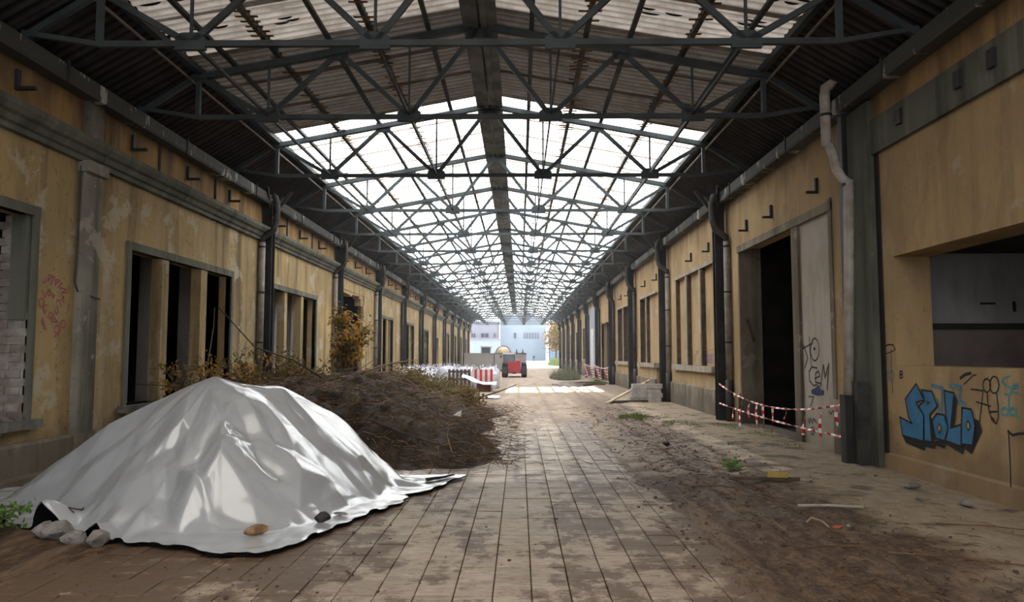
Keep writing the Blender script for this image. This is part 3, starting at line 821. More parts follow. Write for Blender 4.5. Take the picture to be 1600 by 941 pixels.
# ------------------------------------------------------------------ trusses
def make_truss():
    t = thing('roof_truss', 'x', 'truss', (0, TRUSS[0], 0), 'steel roof trusses spanning the hall')
    topn = {x: roofz(x) - 0.02 for x in (0, 2.32, 4.64)}
    for s in (-1, 1):
        MB().bar((s * 0.02, 0, roofz(0) - 0.02), (s * 4.75, 0, roofz(4.75) - 0.02), 0.10, 0.11).build('top_chord', 'truss', t)
        MB().bar((s * 4.64, 0, roofz(4.64)), (s * 4.64, 0, ZCH), 0.07, 0.07).build('post', 'truss', t)
        MB().bar((s * 4.64, 0, ZCH), (s * 5.62, 0, 5.66), 0.06, 0.06).build('end_strut', 'truss', t)
        MB().bar((s * 4.70, 0, roofz(4.7) - 0.02), (s * 5.65, 0, 5.55), 0.08, 0.08).build('end_rafter', 'truss', t)
        for a, c in ((0, 1.16), (2.32, 1.16), (2.32, 3.48), (4.64, 3.48)):
            MB().bar((s * a, 0, topn[a]), (s * c, 0, ZCH), 0.075, 0.06).build('diagonal', 'truss', t)
        for c in (1.16, 3.48):
            MB().bar((s * c, 0, ZCH), (s * c, 0, roofz(c)), 0.035, 0.035).build('hanger', 'truss', t)
            MB().prism([(s * c - 0.19, ZCH - 0.08), (s * c + 0.19, ZCH - 0.08), (s * c + 0.19, ZCH + 0.07), (s * c + 0.1, ZCH + 0.14), (s * c - 0.1, ZCH + 0.14), (s * c - 0.19, ZCH + 0.07)], 'y', -0.03, 0.03).build('gusset', 'truss', t)
        z = roofz(2.32)
        MB().prism([(s * 2.32 - 0.17, z + 0.05), (s * 2.32 + 0.17, z - 0.0), (s * 2.32 + 0.12, z - 0.16), (s * 2.32 - 0.12, z - 0.16)], 'y', -0.03, 0.03).build('gusset', 'truss', t)
    MB().bar((-4.64, 0, ZCH), (4.64, 0, ZCH), 0.075, 0.065).build('bottom_chord', 'truss', t)
    MB().prism([(-0.22, ZR - 0.22), (0.22, ZR - 0.22), (0.2, ZR), (-0.2, ZR)], 'y', -0.03, 0.03).build('gusset', 'truss', t)
    return t
tr0 = make_truss()
for i, y in enumerate(TRUSS):
    t = tr0 if i == 0 else copy_tree(tr0)
    t.location = (0, y, 0)
    if i == 0: t['label'] = 'nearest steel roof truss, cut off by the top of the picture'
    elif i == len(TRUSS) - 1: t['label'] = 'farthest steel roof truss, above the open end of the hall'
    else: t['label'] = '%s steel roof truss counted from the camera, below the %s sheets' % (ORD[i], 'opaque' if y < LIT0 else 'white translucent')

# ------------------------------------------------------------------ steel columns and downpipes
clamp_me = MB().lathe([(0.085, -0.02), (0.085, 0.02)], (0, 0, 0), 10).mesh('clamp', MAT['steel'])
def make_column(s):
    t = thing('steel_column', 'x', 'column')
    m = MB(); m.box(-0.12, 0.12, -0.12, -0.095, 0, 5.3).box(-0.12, 0.12, 0.095, 0.12, 0, 5.3).box(-0.012, 0.012, -0.085, 0.085, 0, 5.3)
    m.build('shaft', 'steel', t)
    MB().box(-0.13, 0.13, -0.15, 0.15, 0, 0.06).build('base_plate', 'steel', t)
    m = MB(); m.bar((0, 0, 4.9), (-s * 0.55, 0, 5.62), 0.07, 0.07); m.build('knee_brace', 'steel', t)
    m = MB()
    for dy in (-1, 1): m.bar((0, 0, 5.1), (-s * 0.15, dy * 0.6, 5.6), 0.06, 0.06)
    m.build('side_brace', 'steel', t)
    MB().box(-0.14, 0.14, -0.16, 0.16, 5.3, 5.36).build('cap_plate', 'steel', t)
    return t
for s, wn in ((-1, 'window wall'), (1, 'graffiti wall')):
    c0 = make_column(s); first = True; n = 0
    for k, y in enumerate(COLS):
        if k == 0: continue
        c = c0 if first else copy_tree(c0); first = False
        c.location = (s * 5.5 if s > 0 else XL + 0.14, y, 0)
        c['label'] = '%s dark steel column along the %s, counted from the camera' % (ORD[n], wn)
        c['group'] = 'steel columns along the %s' % wn
        n += 1
        # downpipe beside it
        xw = (XL + 0.1) if s < 0 else (XR - 0.1)
        yd = y - 0.32
        p = thing('downpipe', '%s rainwater downpipe along the %s, beside a steel column' % (ORD[n - 1], wn), 'pipe', (xw, yd, 0), 'downpipes along the %s' % wn)
        q = -s * 0.22
        MB().tube([(q, 0.0, 5.45), (q + -s * 0.06, 0.02, 5.42), (q - s * 0.1, 0.05, 5.25), (q - s * 0.1, 0.05, 4.85), (q - s * 0.04, 0.03, 4.62), (0, 0, 4.42), (0, 0, 4.3)], 0.075, 10).build('swan_neck', 'darkpipe', p, smooth=True)
        MB().tube([(0, 0, 4.32), (0, 0, 1.0)], 0.075, 10).build('pipe', 'pipe' if k < 4 and not (s > 0 and k == 3) else 'darkpipe', p, smooth=True)
        MB().tube([(0, 0, 1.02), (0, 0, 0.03)], 0.09, 10).build('iron_foot', 'darkpipe', p, smooth=True)
        for z in (1.9, 3.1, 4.2): link('clamp', clamp_me, p, (0, 0, z))
# the pale downpipe on the green pilaster, with its crooked joints and black iron foot
p = thing('downpipe', 'pale crooked downpipe in front of the green-grey pilaster', 'pipe', (XR - 0.22, 10.72, 0), 'downpipes along the graffiti wall')
MB().tube([(-0.12, 0.10, 5.62), (-0.16, 0.12, 5.66), (-0.22, 0.16, 5.62), (-0.23, 0.17, 5.5), (-0.22, 0.18, 4.72)], 0.075, 12).build('upper_pipe', 'palepipe', p, smooth=True)
MB().tube([(-0.19, 0.15, 4.74), (-0.14, 0.12, 4.55), (-0.12, 0.1, 4.36), (-0.06, 0.04, 4.2), (0, 0, 4.12)], 0.068, 12).build('elbow', 'palepipe', p, smooth=True)
MB().tube([(0, -0.02, 4.16), (-0.01, 0.02, 3.0), (-0.05, 0.1, 1.0)], 0.072, 12).build('lower_pipe', 'palepipe', p, smooth=True)
MB().box(-0.14, 0.04, 0.02, 0.2, 0.04, 1.02).build('iron_foot', 'steel', p)
MB().box(-0.04, 0.12, -0.18, -0.02, 0.04, 1.22).build('iron_sleeve', 'darkpipe', p)
link('clamp', clamp_me, p, (-0.22, 0.17, 5.2)); link('clamp', clamp_me, p, (0, 0, 4.1))
MB().box(XR - 0.16, XR - 0.02, 11.02, 11.16, -0.02, 5.27).build('steel_channel', 'steel', wr)

# ------------------------------------------------------------------ faint dusty haze hanging in the hall
hm = bpy.data.materials.new('dusty_air'); hm.use_nodes = True
nt = hm.node_tree; nt.nodes.clear()
ou = nt.nodes.new('ShaderNodeOutputMaterial'); vsn = nt.nodes.new('ShaderNodeVolumeScatter')
vsn.inputs['Color'].default_value = (0.80, 0.90, 1.0, 1); vsn.inputs['Density'].default_value = 0.0011; vsn.inputs['Anisotropy'].default_value = 0.3
nt.links.new(vsn.outputs[0], ou.inputs['Volume'])
tag(MB().box(-4.55, 4.55, 12.0, YE, 0.3, 6.1).build('haze', hm), 'thin bright dusty haze hanging in the hall', 'haze', None, 'stuff')

# ------------------------------------------------------------------ the silver tarpaulin over its heap
PK = (-2.72, 8.15); PH = 1.46
OUTL = [(-5.25, 7.75), (-4.75, 7.25), (-4.2, 7.02), (-3.72, 6.66), (-3.35, 6.62), (-3.05, 6.38), (-2.44, 6.21), (-1.95, 6.02), (-1.68, 5.84), (-1.26, 6.01), (-1.11, 6.59), (-0.91, 7.22), (-0.6, 8.0),
        (-0.62, 8.35), (-0.35, 8.75), (-0.06, 9.7), (-0.75, 9.75), (-1.5, 10.3), (-3.3, 10.6), (-4.8, 9.8), (-5.35, 8.7)]
FOOT = [(-4.85, 7.75), (-4.4, 7.5), (-3.9, 7.15), (-3.45, 6.8), (-3.05, 6.55), (-2.4, 6.38), (-1.85, 6.3), (-1.5, 6.45), (-1.28, 6.9), (-1.08, 7.5), (-0.85, 8.1), (-0.8, 8.6), (-0.72, 9.2),
        (-1.0, 9.6), (-1.6, 10.1), (-3.3, 10.4), (-4.6, 9.6), (-5.05, 8.6)]
def polar_r(poly, th):
    out = np.full(th.shape, 0.2)
    d = np.stack([np.cos(th), np.sin(th)], -1)
    n = len(poly)
    for i in range(n):
        a = np.array(poly[i]) - PK; e = np.array(poly[(i + 1) % n]) - np.array(poly[i])
        den = d[..., 0] * e[1] - d[..., 1] * e[0]
        den = np.where(np.abs(den) < 1e-9, 1e-9, den)
        t = (a[0] * e[1] - a[1] * e[0]) / den
        s = (a[0] * d[..., 1] - a[1] * d[..., 0]) / den
        ok = (t > 0) & (s >= -1e-6) & (s <= 1 + 1e-6)
        out = np.where(ok, np.maximum(out, t), out)
    return out
FR = np.random.default_rng(23)
def base_z(th, u):
    p = 1.15 + 0.55 * np.maximum(0, np.cos(th - R(25))) ** 1.5
    return PH * (1 - np.minimum(np.sqrt(u * u + 0.012), 1.0) ** p)
# flat panels between creases: a ring lattice of corner points, triangulated and evaluated on a fine grid
from mathutils.geometry import delaunay_2d_cdt
TA, TB = R(-270), R(90)
par, xyz = [], []
def corner(t, w, z, out=False):
    tt = np.array(t); rr = float((polar_r(OUTL, tt) if out else polar_r(FOOT, tt) * w))
    par.append(Vector((t * 1.25, 1.12 if out else w))); xyz.append((PK[0] + rr * math.cos(t), PK[1] + rr * math.sin(t), z))
ridges = [(R(-165), .10), (R(-140), .16), (R(-122), -.05), (R(-108), .11), (R(-84), -.03), (R(-70), .13), (R(-48), -.04), (R(-30), .14), (R(-12), -.02), (R(8), .10), (R(28), .05)]
for w, n, sg in ((0.015, 7, 0.0), (0.16, 10, 0.015), (0.29, 15, 0.035), (0.42, 21, 0.045), (0.55, 25, 0.05), (0.68, 28, 0.05), (0.80, 30, 0.05), (0.91, 32, 0.03)):
    for i in range(n + 1):
        t = TA + (TB - TA) * i / n
        if 0 < i < n: t += FR.uniform(-0.42, 0.42) * (TB - TA) / n
        ww = w + (FR.uniform(-0.055, 0.055) if 0 < i < n and w > 0.1 else 0)
        f = 0.0
        for tr_, am in ridges:
            f += am * max(0, 1 - abs(t - tr_) / 0.16) * min(1, w * 1.5) * (1 - w * 0.45)
        z = float(base_z(np.array(t), np.array(ww))) + (f + FR.normal(0, sg * (1.0 if R(-105) < t < R(-20) else 0.4)) if 0 < i < n else 0)
        corner(t, ww, max(z, 0.03))
for i in range(40):
    t = TA + (TB - TA) * i / 39
    corner(t, 1.0, 0.02 + (0.05 * FR.random() if 0 < i < 39 else 0))
for i in range(61):
    t = TA + (TB - TA) * i / 60
    corner(t, 1.0, 0.012 + (0.035 * FR.random() ** 2 if 0 < i < 60 else 0), True)
tri = delaunay_2d_cdt(par, [], [], 0, 1e-6)
vmap = [q[0] if q else 0 for q in tri[3]]
C3 = np.array([xyz[k] for k in vmap])
FAC = [tuple(f) for f in tri[2] if len(f) == 3]
CRE = []
for k in range(30):
    t_, rr = FR.uniform(R(-165), R(30)), FR.uniform(0.25, 1.9)
    if k < 20: t_ = FR.normal(R(-72), 0.35); rr = FR.normal(0.95, 0.35)
    c = (PK[0] + rr * math.cos(t_), PK[1] + rr * math.sin(t_)); an = t_ + FR.normal(0, 0.7); L = FR.uniform(0.12, 0.5)
    CRE.append((c[0], c[1], math.cos(an), math.sin(an), L, FR.uniform(0.06, 0.15), FR.choice((-1, 1)) * FR.uniform(0.015, 0.04)))
def tarp_surface(X, Y):
    dx, dy = X - PK[0], Y - PK[1]
    r = np.hypot(dx, dy); th = np.arctan2(dy, dx)
    Rf = polar_r(FOOT, th); Ro = polar_r(OUTL, th); u = r / Rf
    Z = np.full(X.shape, np.nan)
    for f in FAC:
        a, b_, c = C3[f[0]], C3[f[1]], C3[f[2]]
        den = (b_[1] - c[1]) * (a[0] - c[0]) + (c[0] - b_[0]) * (a[1] - c[1])
        if abs(den) < 1e-9: continue
        l1 = ((b_[1] - c[1]) * (X - c[0]) + (c[0] - b_[0]) * (Y - c[1])) / den
        l2 = ((c[1] - a[1]) * (X - c[0]) + (a[0] - c[0]) * (Y - c[1])) / den
        ok = (l1 >= -1e-4) & (l2 >= -1e-4) & (l1 + l2 <= 1.0001)
        zz = l1 * a[2] + l2 * b_[2] + (1 - l1 - l2) * c[2]
        Z = np.where(ok & ~(Z > zz), zz, Z)
    Z = np.where(np.isnan(Z), np.maximum(base_z(th, u), 0.02), Z)
    for _ in range(2):
        Z[1:-1, 1:-1] = (Z[1:-1, 1:-1] * 2 + Z[:-2, 1:-1] + Z[2:, 1:-1] + Z[1:-1, :-2] + Z[1:-1, 2:]) / 6
    cr = np.zeros_like(Z)
    for cx_, cy_, ax, ay, L, w, a in CRE:
        s = (X - cx_) * ax + (Y - cy_) * ay; q = np.abs(-(X - cx_) * ay + (Y - cy_) * ax)
        cr += a * np.maximum(0, 1 - q / w) * np.maximum(0, 1 - (s / L) ** 2)
    Z += cr * np.clip(u * 1.4, 0.1, 1) * (1 - 0.6 * sstep(0.9, 1.05, u))
    Z += (np.abs(2 * vnoise(X * 5.1, Y * 5.1, 5) - 1) - 0.5) * 0.012 + (fbm(X * 1.5, Y * 1.5, 4) - 0.5) * 0.03 * (u < 0.95)
    kk = 1 - sstep(0.1, 0.8, r)
    Z = Z * (1 - kk) + kk * (1.345 - 0.45 * r * r - 0.26 * r)
    Z = np.maximum(Z, 0.010 + 0.03 * fbm(X * 6, Y * 6, 8))
    ed = sstep(0.72, 1.0, r / Ro)
    for t0, w, a in ((math.atan2(6.62 - PK[1], -3.62 - PK[0]), 0.10, 0.26), (math.atan2(6.38 - PK[1], -2.98 - PK[0]), 0.10, 0.13)):
        dt = np.abs((th - t0 + math.pi) % (2 * math.pi) - math.pi)
        Z += a * ed * np.maximum(0, 1 - (dt / w))
    return Z
th = np.linspace(-math.pi, math.pi, 520, endpoint=True)
uu = np.linspace(0.004, 1.0, 150)
TH, UU = np.meshgrid(th, uu)
Ro = polar_r(OUTL, TH) * (1 + 0.012 * np.sin(TH * 41) * UU + 0.02 * (vnoise(TH * 9, TH * 0, 2) - 0.5) * UU)
TX, TY = PK[0] + Ro * UU * np.cos(TH), PK[1] + Ro * UU * np.sin(TH)
TZ = tarp_surface(TX, TY)
TZ[:, -1] = TZ[:, 0]
def tz(x, y):
    return float(TZ.ravel()[np.argmin((TX - x) ** 2 + (TY - y) ** 2)])
tarp = thing('tarpaulin', 'crumpled silver-grey tarpaulin draped over a heap beside the wall', 'tarpaulin', (PK[0], PK[1], 0))
o = link('cover', grid_mesh('cover', TX - PK[0], TY - PK[1], TZ + 0.02, 'tarp'), tarp)
o = tag(link('underside', grid_mesh('underside', TX - PK[0], TY - PK[1], TZ + 0.004, 'tarpblack'), tarp), 'black underside of the sheet')
m = MB()
sv = []
for i in range(9):
    f = i / 8
    for (xa, ya), (xb, yb) in (((-0.48, 9.04), (-0.17, 9.50)), ((-0.53, 9.30), (-0.20, 9.60))):
        x_, y_ = xa + (xb - xa) * f, ya + (yb - ya) * f
        sv.append((x_ - PK[0], y_ - PK[1], tz(x_, y_) + 0.045))
m.add(sv, [(2 * i, 2 * i + 2, 2 * i + 3, 2 * i + 1) for i in range(8)])
tag(m.build('turned_edge', 'tarpblack', tarp), 'black strip where the edge is turned over')

def rock(name, mat, c, sx, sy, sz, label=None, cat='stone', group=None, seed=0, rot=0, sub=2, parent=None):
    rg = random.Random(seed)
    import bmesh
    bm = bmesh.new(); bmesh.ops.create_icosphere(bm, subdivisions=sub, radius=0.5)
    ph = [(Vector((rg.uniform(-1, 1), rg.uniform(-1, 1), rg.uniform(-1, 1))).normalized(), rg.uniform(0.22, 0.40)) for _ in range(12)]
    for v in bm.verts:
        for n, dd in ph:
            k = v.co.dot(n)
            if k > dd: v.co -= n * (k - dd)
        v.co *= 1 + rg.uniform(-0.05, 0.05)
    for v in bm.verts: v.co = Vector((v.co.x * sx, v.co.y * sy, v.co.z * sz))
    zmin = min(v.co.z for v in bm.verts)
    for v in bm.verts: v.co.z -= zmin
    me = bpy.data.meshes.new(name); bm.to_mesh(me); bm.free(); me.materials.append(MAT[mat])
    o = link(name, me, parent, c, (0, 0, rot))
    return tag(o, label, cat, group) if label else o
for i, (x, y, sx, sy, sz, lab) in enumerate([(-3.32, 6.44, 0.34, 0.22, 0.20, 'dusty grey stone under the lifted black edge of the tarpaulin'),
        (-3.12, 6.33, 0.24, 0.16, 0.14, 'small grey stone between two larger ones at the tarpaulin edge'), (-2.86, 6.27, 0.30, 0.19, 0.17, 'long pale stone poking from the tarpaulin front edge'),
        (-3.52, 6.52, 0.22, 0.2, 0.16, 'grey stone deepest in the black gap of the tarpaulin'), (-3.66, 6.14, 0.13, 0.1, 0.12, 'small white stone on the mud below the green weed'),
        (-3.55, 5.86, 0.07, 0.06, 0.08, 'smallest white stone standing on the mud below another')]):
    rock('rubble_stone', 'stone', (x, y, 0.0), sx, sy, sz, lab, 'stone', 'stones at the tarpaulin edge', i + 3, i * 0.7)
rock('wood_chunk', 'brownstone', (-1.60, 6.36, tz(-1.6, 6.36) + 0.025), 0.28, 0.10, 0.10, 'light brown wood chunk lying on the tarpaulin skirt', 'chunk', None, 31, 0.5)
rock('charred_brick', 'char', (-1.17, 6.93, tz(-1.17, 6.93) + 0.02), 0.19, 0.14, 0.12, 'dark charred brick weighing down the tarpaulin skirt', 'brick', None, 32, 0.2)
rock('flat_stone', 'stone', (-1.08, 7.22, tz(-1.08, 7.22) + 0.02), 0.20, 0.1, 0.05, 'flat grey stone half tucked in the tarpaulin fold', 'stone', None, 33, 0.4)
q = [(-3.46, 6.98), (-3.42, 6.95), (-3.40, 6.90), (-3.44, 6.84), (-3.47, 6.80), (-3.42, 6.80)]
tag(MB().tube([(x, y, tz(x, y) + 0.035) for x, y in q], 0.006, 5).build('wire_scrap', 'steel'), 'thin bent wire scrap on the tarpaulin slope', 'wire')

# ------------------------------------------------------------------ plants
def leaf_quads(mb, c, n, spread, size, rg, droop=0.3):
    for _ in range(n):
        p = Vector(c) + Vector((rg.gauss(0, spread), rg.gauss(0, spread), rg.gauss(0, spread * 0.8)))
        d = Vector((rg.uniform(-1, 1), rg.uniform(-1, 1), rg.uniform(-1, 0.6) - droop)).normalized()
        w = d.cross(Vector((rg.uniform(-1, 1), rg.uniform(-1, 1), rg.uniform(-1, 1))))
        if w.length < 1e-3: continue
        w.normalize(); s = size * rg.uniform(0.6, 1.3)
        n_ = d.cross(w) * s * 0.12
        mb.add([tuple(p), tuple(p + d * s * 0.5 + w * s * 0.3 + n_), tuple(p + d * s), tuple(p + d * s * 0.5 - w * s * 0.3 + n_)], [(0, 1, 2, 3)])
def shrub(name, label, base, height, spread, nstem, leaves, seed, cat='shrub', rad=0.014, group=None, lean=(0, 0)):
    rg = random.Random(seed)
    t = thing(name, label, cat, base, group)
    st = MB(); lf = {k: MB() for k in leaves}
    for i in range(nstem):
        a = rg.uniform(0, 6.28); h = height * rg.uniform(0.6, 1.0); sp = spread * rg.uniform(0.3, 1.0)
        pts = []
        for j in range(6):
            f = j / 5
            pts.append(Vector((math.cos(a) * sp * f ** 1.3 + rg.gauss(0, 0.03) + lean[0] * f, math.sin(a) * sp * f ** 1.3 + rg.gauss(0, 0.03) + lean[1] * f, h * f ** 0.85)))
        pts[0].z = 0
        st.tube(pts, [rad * (1 - 0.8 * j / 5) for j in range(6)], 5)
        tips = [pts[-1], pts[-2], pts[3]]
        for b_ in range(5):
            j = rg.randint(2, 4); p0 = pts[j]
            d = Vector((rg.uniform(-1, 1), rg.uniform(-1, 1), rg.uniform(-0.1, 0.9))).normalized() * spread * rg.uniform(0.3, 0.7)
            st.tube([p0, p0 + d * 0.5 + Vector((0, 0, 0.03)), p0 + d], [rad * 0.4, rad * 0.3, rad * 0.12], 4); tips += [p0 + d, p0 + d * 0.6]
        for k, n in leaves.items():
            for _ in range(max(1, n // 9)):
                leaf_quads(lf[k], rg.choice(tips), 9, spread * 0.13, 0.085 if k != 'leaf_fresh' else 0.06, rg)
    st.build('stems', 'bark', t)
    for k in leaves: tag(lf[k].build('leaves', k, t), kind='stuff')
    return t
shrub('sapling', 'bushy sapling with orange autumn leaves in front of the wide ragged opening', (-3.45, 17.2, 0.7), 2.05, 0.55, 10, {'leaf_orange': 150, 'leaf_green': 120}, 3, 'sapling')
shrub('sapling', 'thin sapling with scattered orange leaves below the triple window nearest the tarpaulin', (-4.85, 12.6, 0.45), 1.15, 0.75, 9, {'leaf_orange': 26, 'leaf_olive': 30}, 5, 'sapling')
shrub('sapling', 'twiggy sapling with brown leaves between tarpaulin peak and steel column', (-4.6, 14.6, 0.4), 1.45, 0.75, 10, {'leaf_olive': 70, 'leaf_orange': 22}, 9, 'sapling')
shrub('shrub', 'olive-brown shrub on top of the brush heap', (-2.5, 19.4, 0.35), 0.75, 0.9, 14, {'leaf_olive': 150, 'leaf_green': 60}, 13)
shrub('shrub', 'low olive shrub spreading on the brush heap towards the white bags', (-1.9, 21.6, 0.15), 0.72, 0.8, 14, {'leaf_olive': 120, 'leaf_green': 60}, 14)
shrub('shrub', 'dark twiggy shrub at the lane edge of the brush heap', (-0.95, 21.4, 0.02), 0.55, 0.6, 16, {'leaf_olive': 90}, 15)
shrub('shrub', 'dry brown shrub close to the window wall behind the tarpaulin', (-4.4, 16.4, 0.5), 1.0, 0.8, 12, {'leaf_olive': 100}, 16)
shrub('leaf_sprig', 'small orange-leaved sprig growing from the grey plinth', (-5.05, 9.95, 0.0), 0.38, 0.12, 3, {'leaf_orange': 9}, 19, 'plant', 0.004)
shrub('weed', 'fresh green weed at the lower edge of the tarpaulin', (-4.05, 6.55, 0.0), 0.30, 0.42, 9, {'leaf_fresh': 36}, 17, 'weed', 0.005)
shrub('weed', 'small bright green weed on the mud beside the stone lane', (3.57, 10.35, 0.0), 0.17, 0.15, 6, {'leaf_fresh': 18}, 18, 'weed', 0.004)
def grass_tuft(label, c, rx, ry, h, n, seed, group='grass tufts along the apron', mat='grass', w0=0.008):
    rg = random.Random(seed); m = MB()
    for _ in range(n):
        a, q = rg.uniform(0, 6.28), math.sqrt(rg.random())
        p = Vector((math.cos(a) * rx * q, math.sin(a) * ry * q, 0)); hh = h * rg.uniform(0.25, 1) * (1.15 - q * 0.6) * (0.35 + 1.1 * float(vnoise(p.x * 1.3 + seed, p.y * 0.9, seed)))
        d = Vector((rg.gauss(0, 0.4), rg.gauss(0, 0.4), 1)).normalized() * hh; w = Vector((rg.uniform(-1, 1), rg.uniform(-1, 1), 0)).normalized() * w0
        m.add([tuple(p - w), tuple(p + w), tuple(p + d)], [(0, 1, 2)])
    o = m.build('grass_tuft', mat, None, c)
    return tag(o, label, 'grass', group)
grass_tuft('bushy green grass tuft on the mud short of the leaning plank', (3.6, 18.8, 0.0), 0.45, 0.7, 0.22, 1500, 1)
grass_tuft('flat mossy grass strip near the walled-up triple window', (4.5, 17.0, 0.03), 0.6, 1.0, 0.07, 1400, 2)
grass_tuft('thin grass on the threshold of the tall dark doorway', (5.35, 13.9, 0.03), 0.25, 1.3, 0.09, 1300, 3)
grass_tuft('thin grass strip at the dark steel column foot', (5.2, 16.4, 0.03), 0.3, 0.9, 0.08, 800, 4)
grass_tuft('large rough grass mound past the patch of sunlight', (3.7, 50.0, 0.0), 1.0, 3.8, 1.2, 1500, 5, 'grass tufts along the apron', 'drygrass', 0.02)
grass_tuft('grass clump under the far striped tape', (5.0, 41.0, 0.0), 0.5, 2.0, 0.4, 1200, 6)

# ------------------------------------------------------------------ brush heap
hx, hy = np.meshgrid(np.linspace(-5.5, 0.9, 100), np.linspace(10.2, 24.5, 170))
def heap_h(x, y):
    n = fbm(x * 0.9, y * 0.6, 12); f = fbm(x * 4, y * 4, 14, 3)
    s = sstep(0.45, -2.5, x + (n - 0.5) * 1.2) * sstep(10.25, 12.4, y + 0.25 * (x + 2) + (n - 0.5)) * (1 - 0.8 * sstep(16.5, 22.5, y))
    h = s * (1.04 + 0.5 * (n - 0.5)) + (s + 0.12 * (s > 0.02)) * 0.34 * (f - 0.5)
    return np.maximum(h - 0.03, -0.05)
heap = thing('brush_heap', 'dark heap of soil, roots and cut brushwood beside the stone lane', 'heap', (-2.3, 16.0, 0))
link('soil', grid_mesh('soil', hx + 2.3, hy - 16.0, heap_h(hx, hy), 'soil'), heap)
def twigs(n, rg, l0, l1, rad, zone, lift=0.05, steep=0.25):
    m = MB()
    for _ in range(n):
        x, y = zone(rg)
        z = float(heap_h(np.array(x), np.array(y)))
        if z < 0.0:
            if rg.random() < 0.5: continue
            z = 0.02
        L = rg.uniform(l0, l1); a = rg.uniform(0, 6.28)
        d = Vector((math.cos(a), math.sin(a) * 0.8, rg.gauss(0, steep))).normalized() * L
        c = Vector((x + 2.3, y - 16, z + rg.uniform(-0.02, lift)))
        b_ = Vector((rg.gauss(0, 0.12), rg.gauss(0, 0.12), rg.uniform(-0.02, 0.14))) * L
        r_ = rad * rg.uniform(0.6, 1.5)
        m.tube([c - d * 0.5, c + b_, c + d * 0.5], [r_, r_ * 0.8, r_ * 0.4], 3, False)
    return m
rg = random.Random(5)
zf = lambda g: (g.uniform(-4.9, 0.65), 10.5 + 13.0 * g.random() ** 1.3)
ze = lambda g: (g.gauss(0.1, 0.45), g.uniform(10.8, 23.0))
zb = lambda g: (g.gauss(-2.2, 1.0), g.uniform(15.0, 23.0))
tag(twigs(3600, rg, 0.12, 0.55, 0.005, zf, 0.08).build('twigs', 'twig', heap), kind='stuff')
tag(twigs(600, rg, 0.1, 0.45, 0.004, ze, 0.04).build('twigs', 'twig', heap), kind='stuff')
tag(twigs(900, rg, 0.15, 0.6, 0.004, zf, 0.10).build('dry_twigs', 'paletwig', heap), kind='stuff')
tag(twigs(300, rg, 0.3, 1.1, 0.0045, zb, 0.25, 0.45).build('dry_twigs', 'paletwig', heap), kind='stuff')
m = MB()
for _ in range(2600):
    x, y = zf(rg); z = float(heap_h(np.array(x), np.array(y)))
    if z > 0.02: leaf_quads(m, (x + 2.3, y - 16, z + 0.03), 1, 0.02, 0.07, rg)
tag(m.build('leaf_litter', 'leaf_olive', heap), kind='stuff')
def branch(label, pts, r0, mat, side=()):
    t = thing('branch', label, 'branch', pts[0], 'larger branches on the brush heap')
    p0 = Vector(pts[0]); P = [Vector(p) - p0 for p in pts]
    MB().tube(P, [r0 * (1 - 0.6 * i / (len(P) - 1)) for i in range(len(P))], 7).build('limb', mat, t, smooth=True)
    for i, d in side:
        MB().tube([P[i], P[i] + Vector(d) * 0.5 + Vector((0, 0, 0.02)), P[i] + Vector(d)], [r0 * 0.5, r0 * 0.4, r0 * 0.15], 5).build('side_shoot', mat, t)
branch('thick pale branch lying across the heap edge near the lane', [(-2.1, 21.8, 0.25), (-1.6, 21.7, 0.50), (-1.1, 21.6, 0.52), (-0.55, 21.4, 0.36), (-0.45, 21.3, 0.1)], 0.055, 'paletwig')
branch('dark pole sticking out of the heap over the lane', [(-0.7, 24.0, 0.2), (0.0, 24.3, 0.42), (0.55, 24.7, 0.62)], 0.03, 'bark')
branch('pale dry bough fanning upward on the brush heap', [(-3.9, 16.2, 1.0), (-3.1, 16.6, 1.15), (-2.4, 17.0, 1.38), (-1.75, 17.5, 1.5)], 0.03, 'paletwig', [(1, (0.7, 0.2, 0.25)), (2, (0.6, -0.2, 0.1)), (1, (0.5, 0.3, 0.4))])
branch('long pale rod resting on the brush heap above the lying bough', [(-3.6, 15.6, 0.95), (-2.6, 15.9, 1.2), (-1.5, 16.2, 1.28)], 0.018, 'paletwig', [(1, (0.5, 0.1, 0.2))])
branch('thin dark bough reaching from the heap to the window wall', [(-3.2, 15.2, 1.0), (-3.9, 14.8, 1.5), (-4.5, 14.3, 1.75), (-5.1, 14.0, 2.5)], 0.022, 'bark')
branch('single pale root sprouting from the heap foot near the tarpaulin tip', [(-0.25, 10.9, 0.0), (-0.35, 10.9, 0.2), (-0.42, 10.95, 0.42), (-0.4, 11.0, 0.55)], 0.012, 'paletwig')
branch('dark stripped branch lying low across the heap front', [(-2.4, 11.6, 0.55), (-1.7, 11.4, 0.62), (-1.0, 11.3, 0.38), (-0.4, 11.2, 0.2)], 0.02, 'twig', [(1, (0.3, -0.3, 0.2)), (2, (0.4, -0.1, 0.12))])
branch('slim bare bough leaning before the triple window mullion', [(-4.9, 12.9, 0.9), (-5.2, 13.8, 1.5), (-5.45, 14.6, 2.15), (-5.5, 14.75, 2.55)], 0.02, 'oldwood')
branch('thin bare runner sticking out horizontally beside the tarpaulin peak', [(-3.6, 11.2, 0.75), (-4.2, 11.4, 1.05), (-4.9, 11.6, 1.12), (-5.5, 11.7, 1.14)], 0.012, 'bark')
tag(MB().add([(-0.66, 14.6, 0.42), (-0.50, 14.5, 0.40), (-0.49, 14.62, 0.52), (-0.6, 14.7, 0.46)], [(0, 1, 2), (0, 2, 3)]).build('paper_scrap', 'white'), 'white paper scrap on the heap slope facing the lane', 'paper')

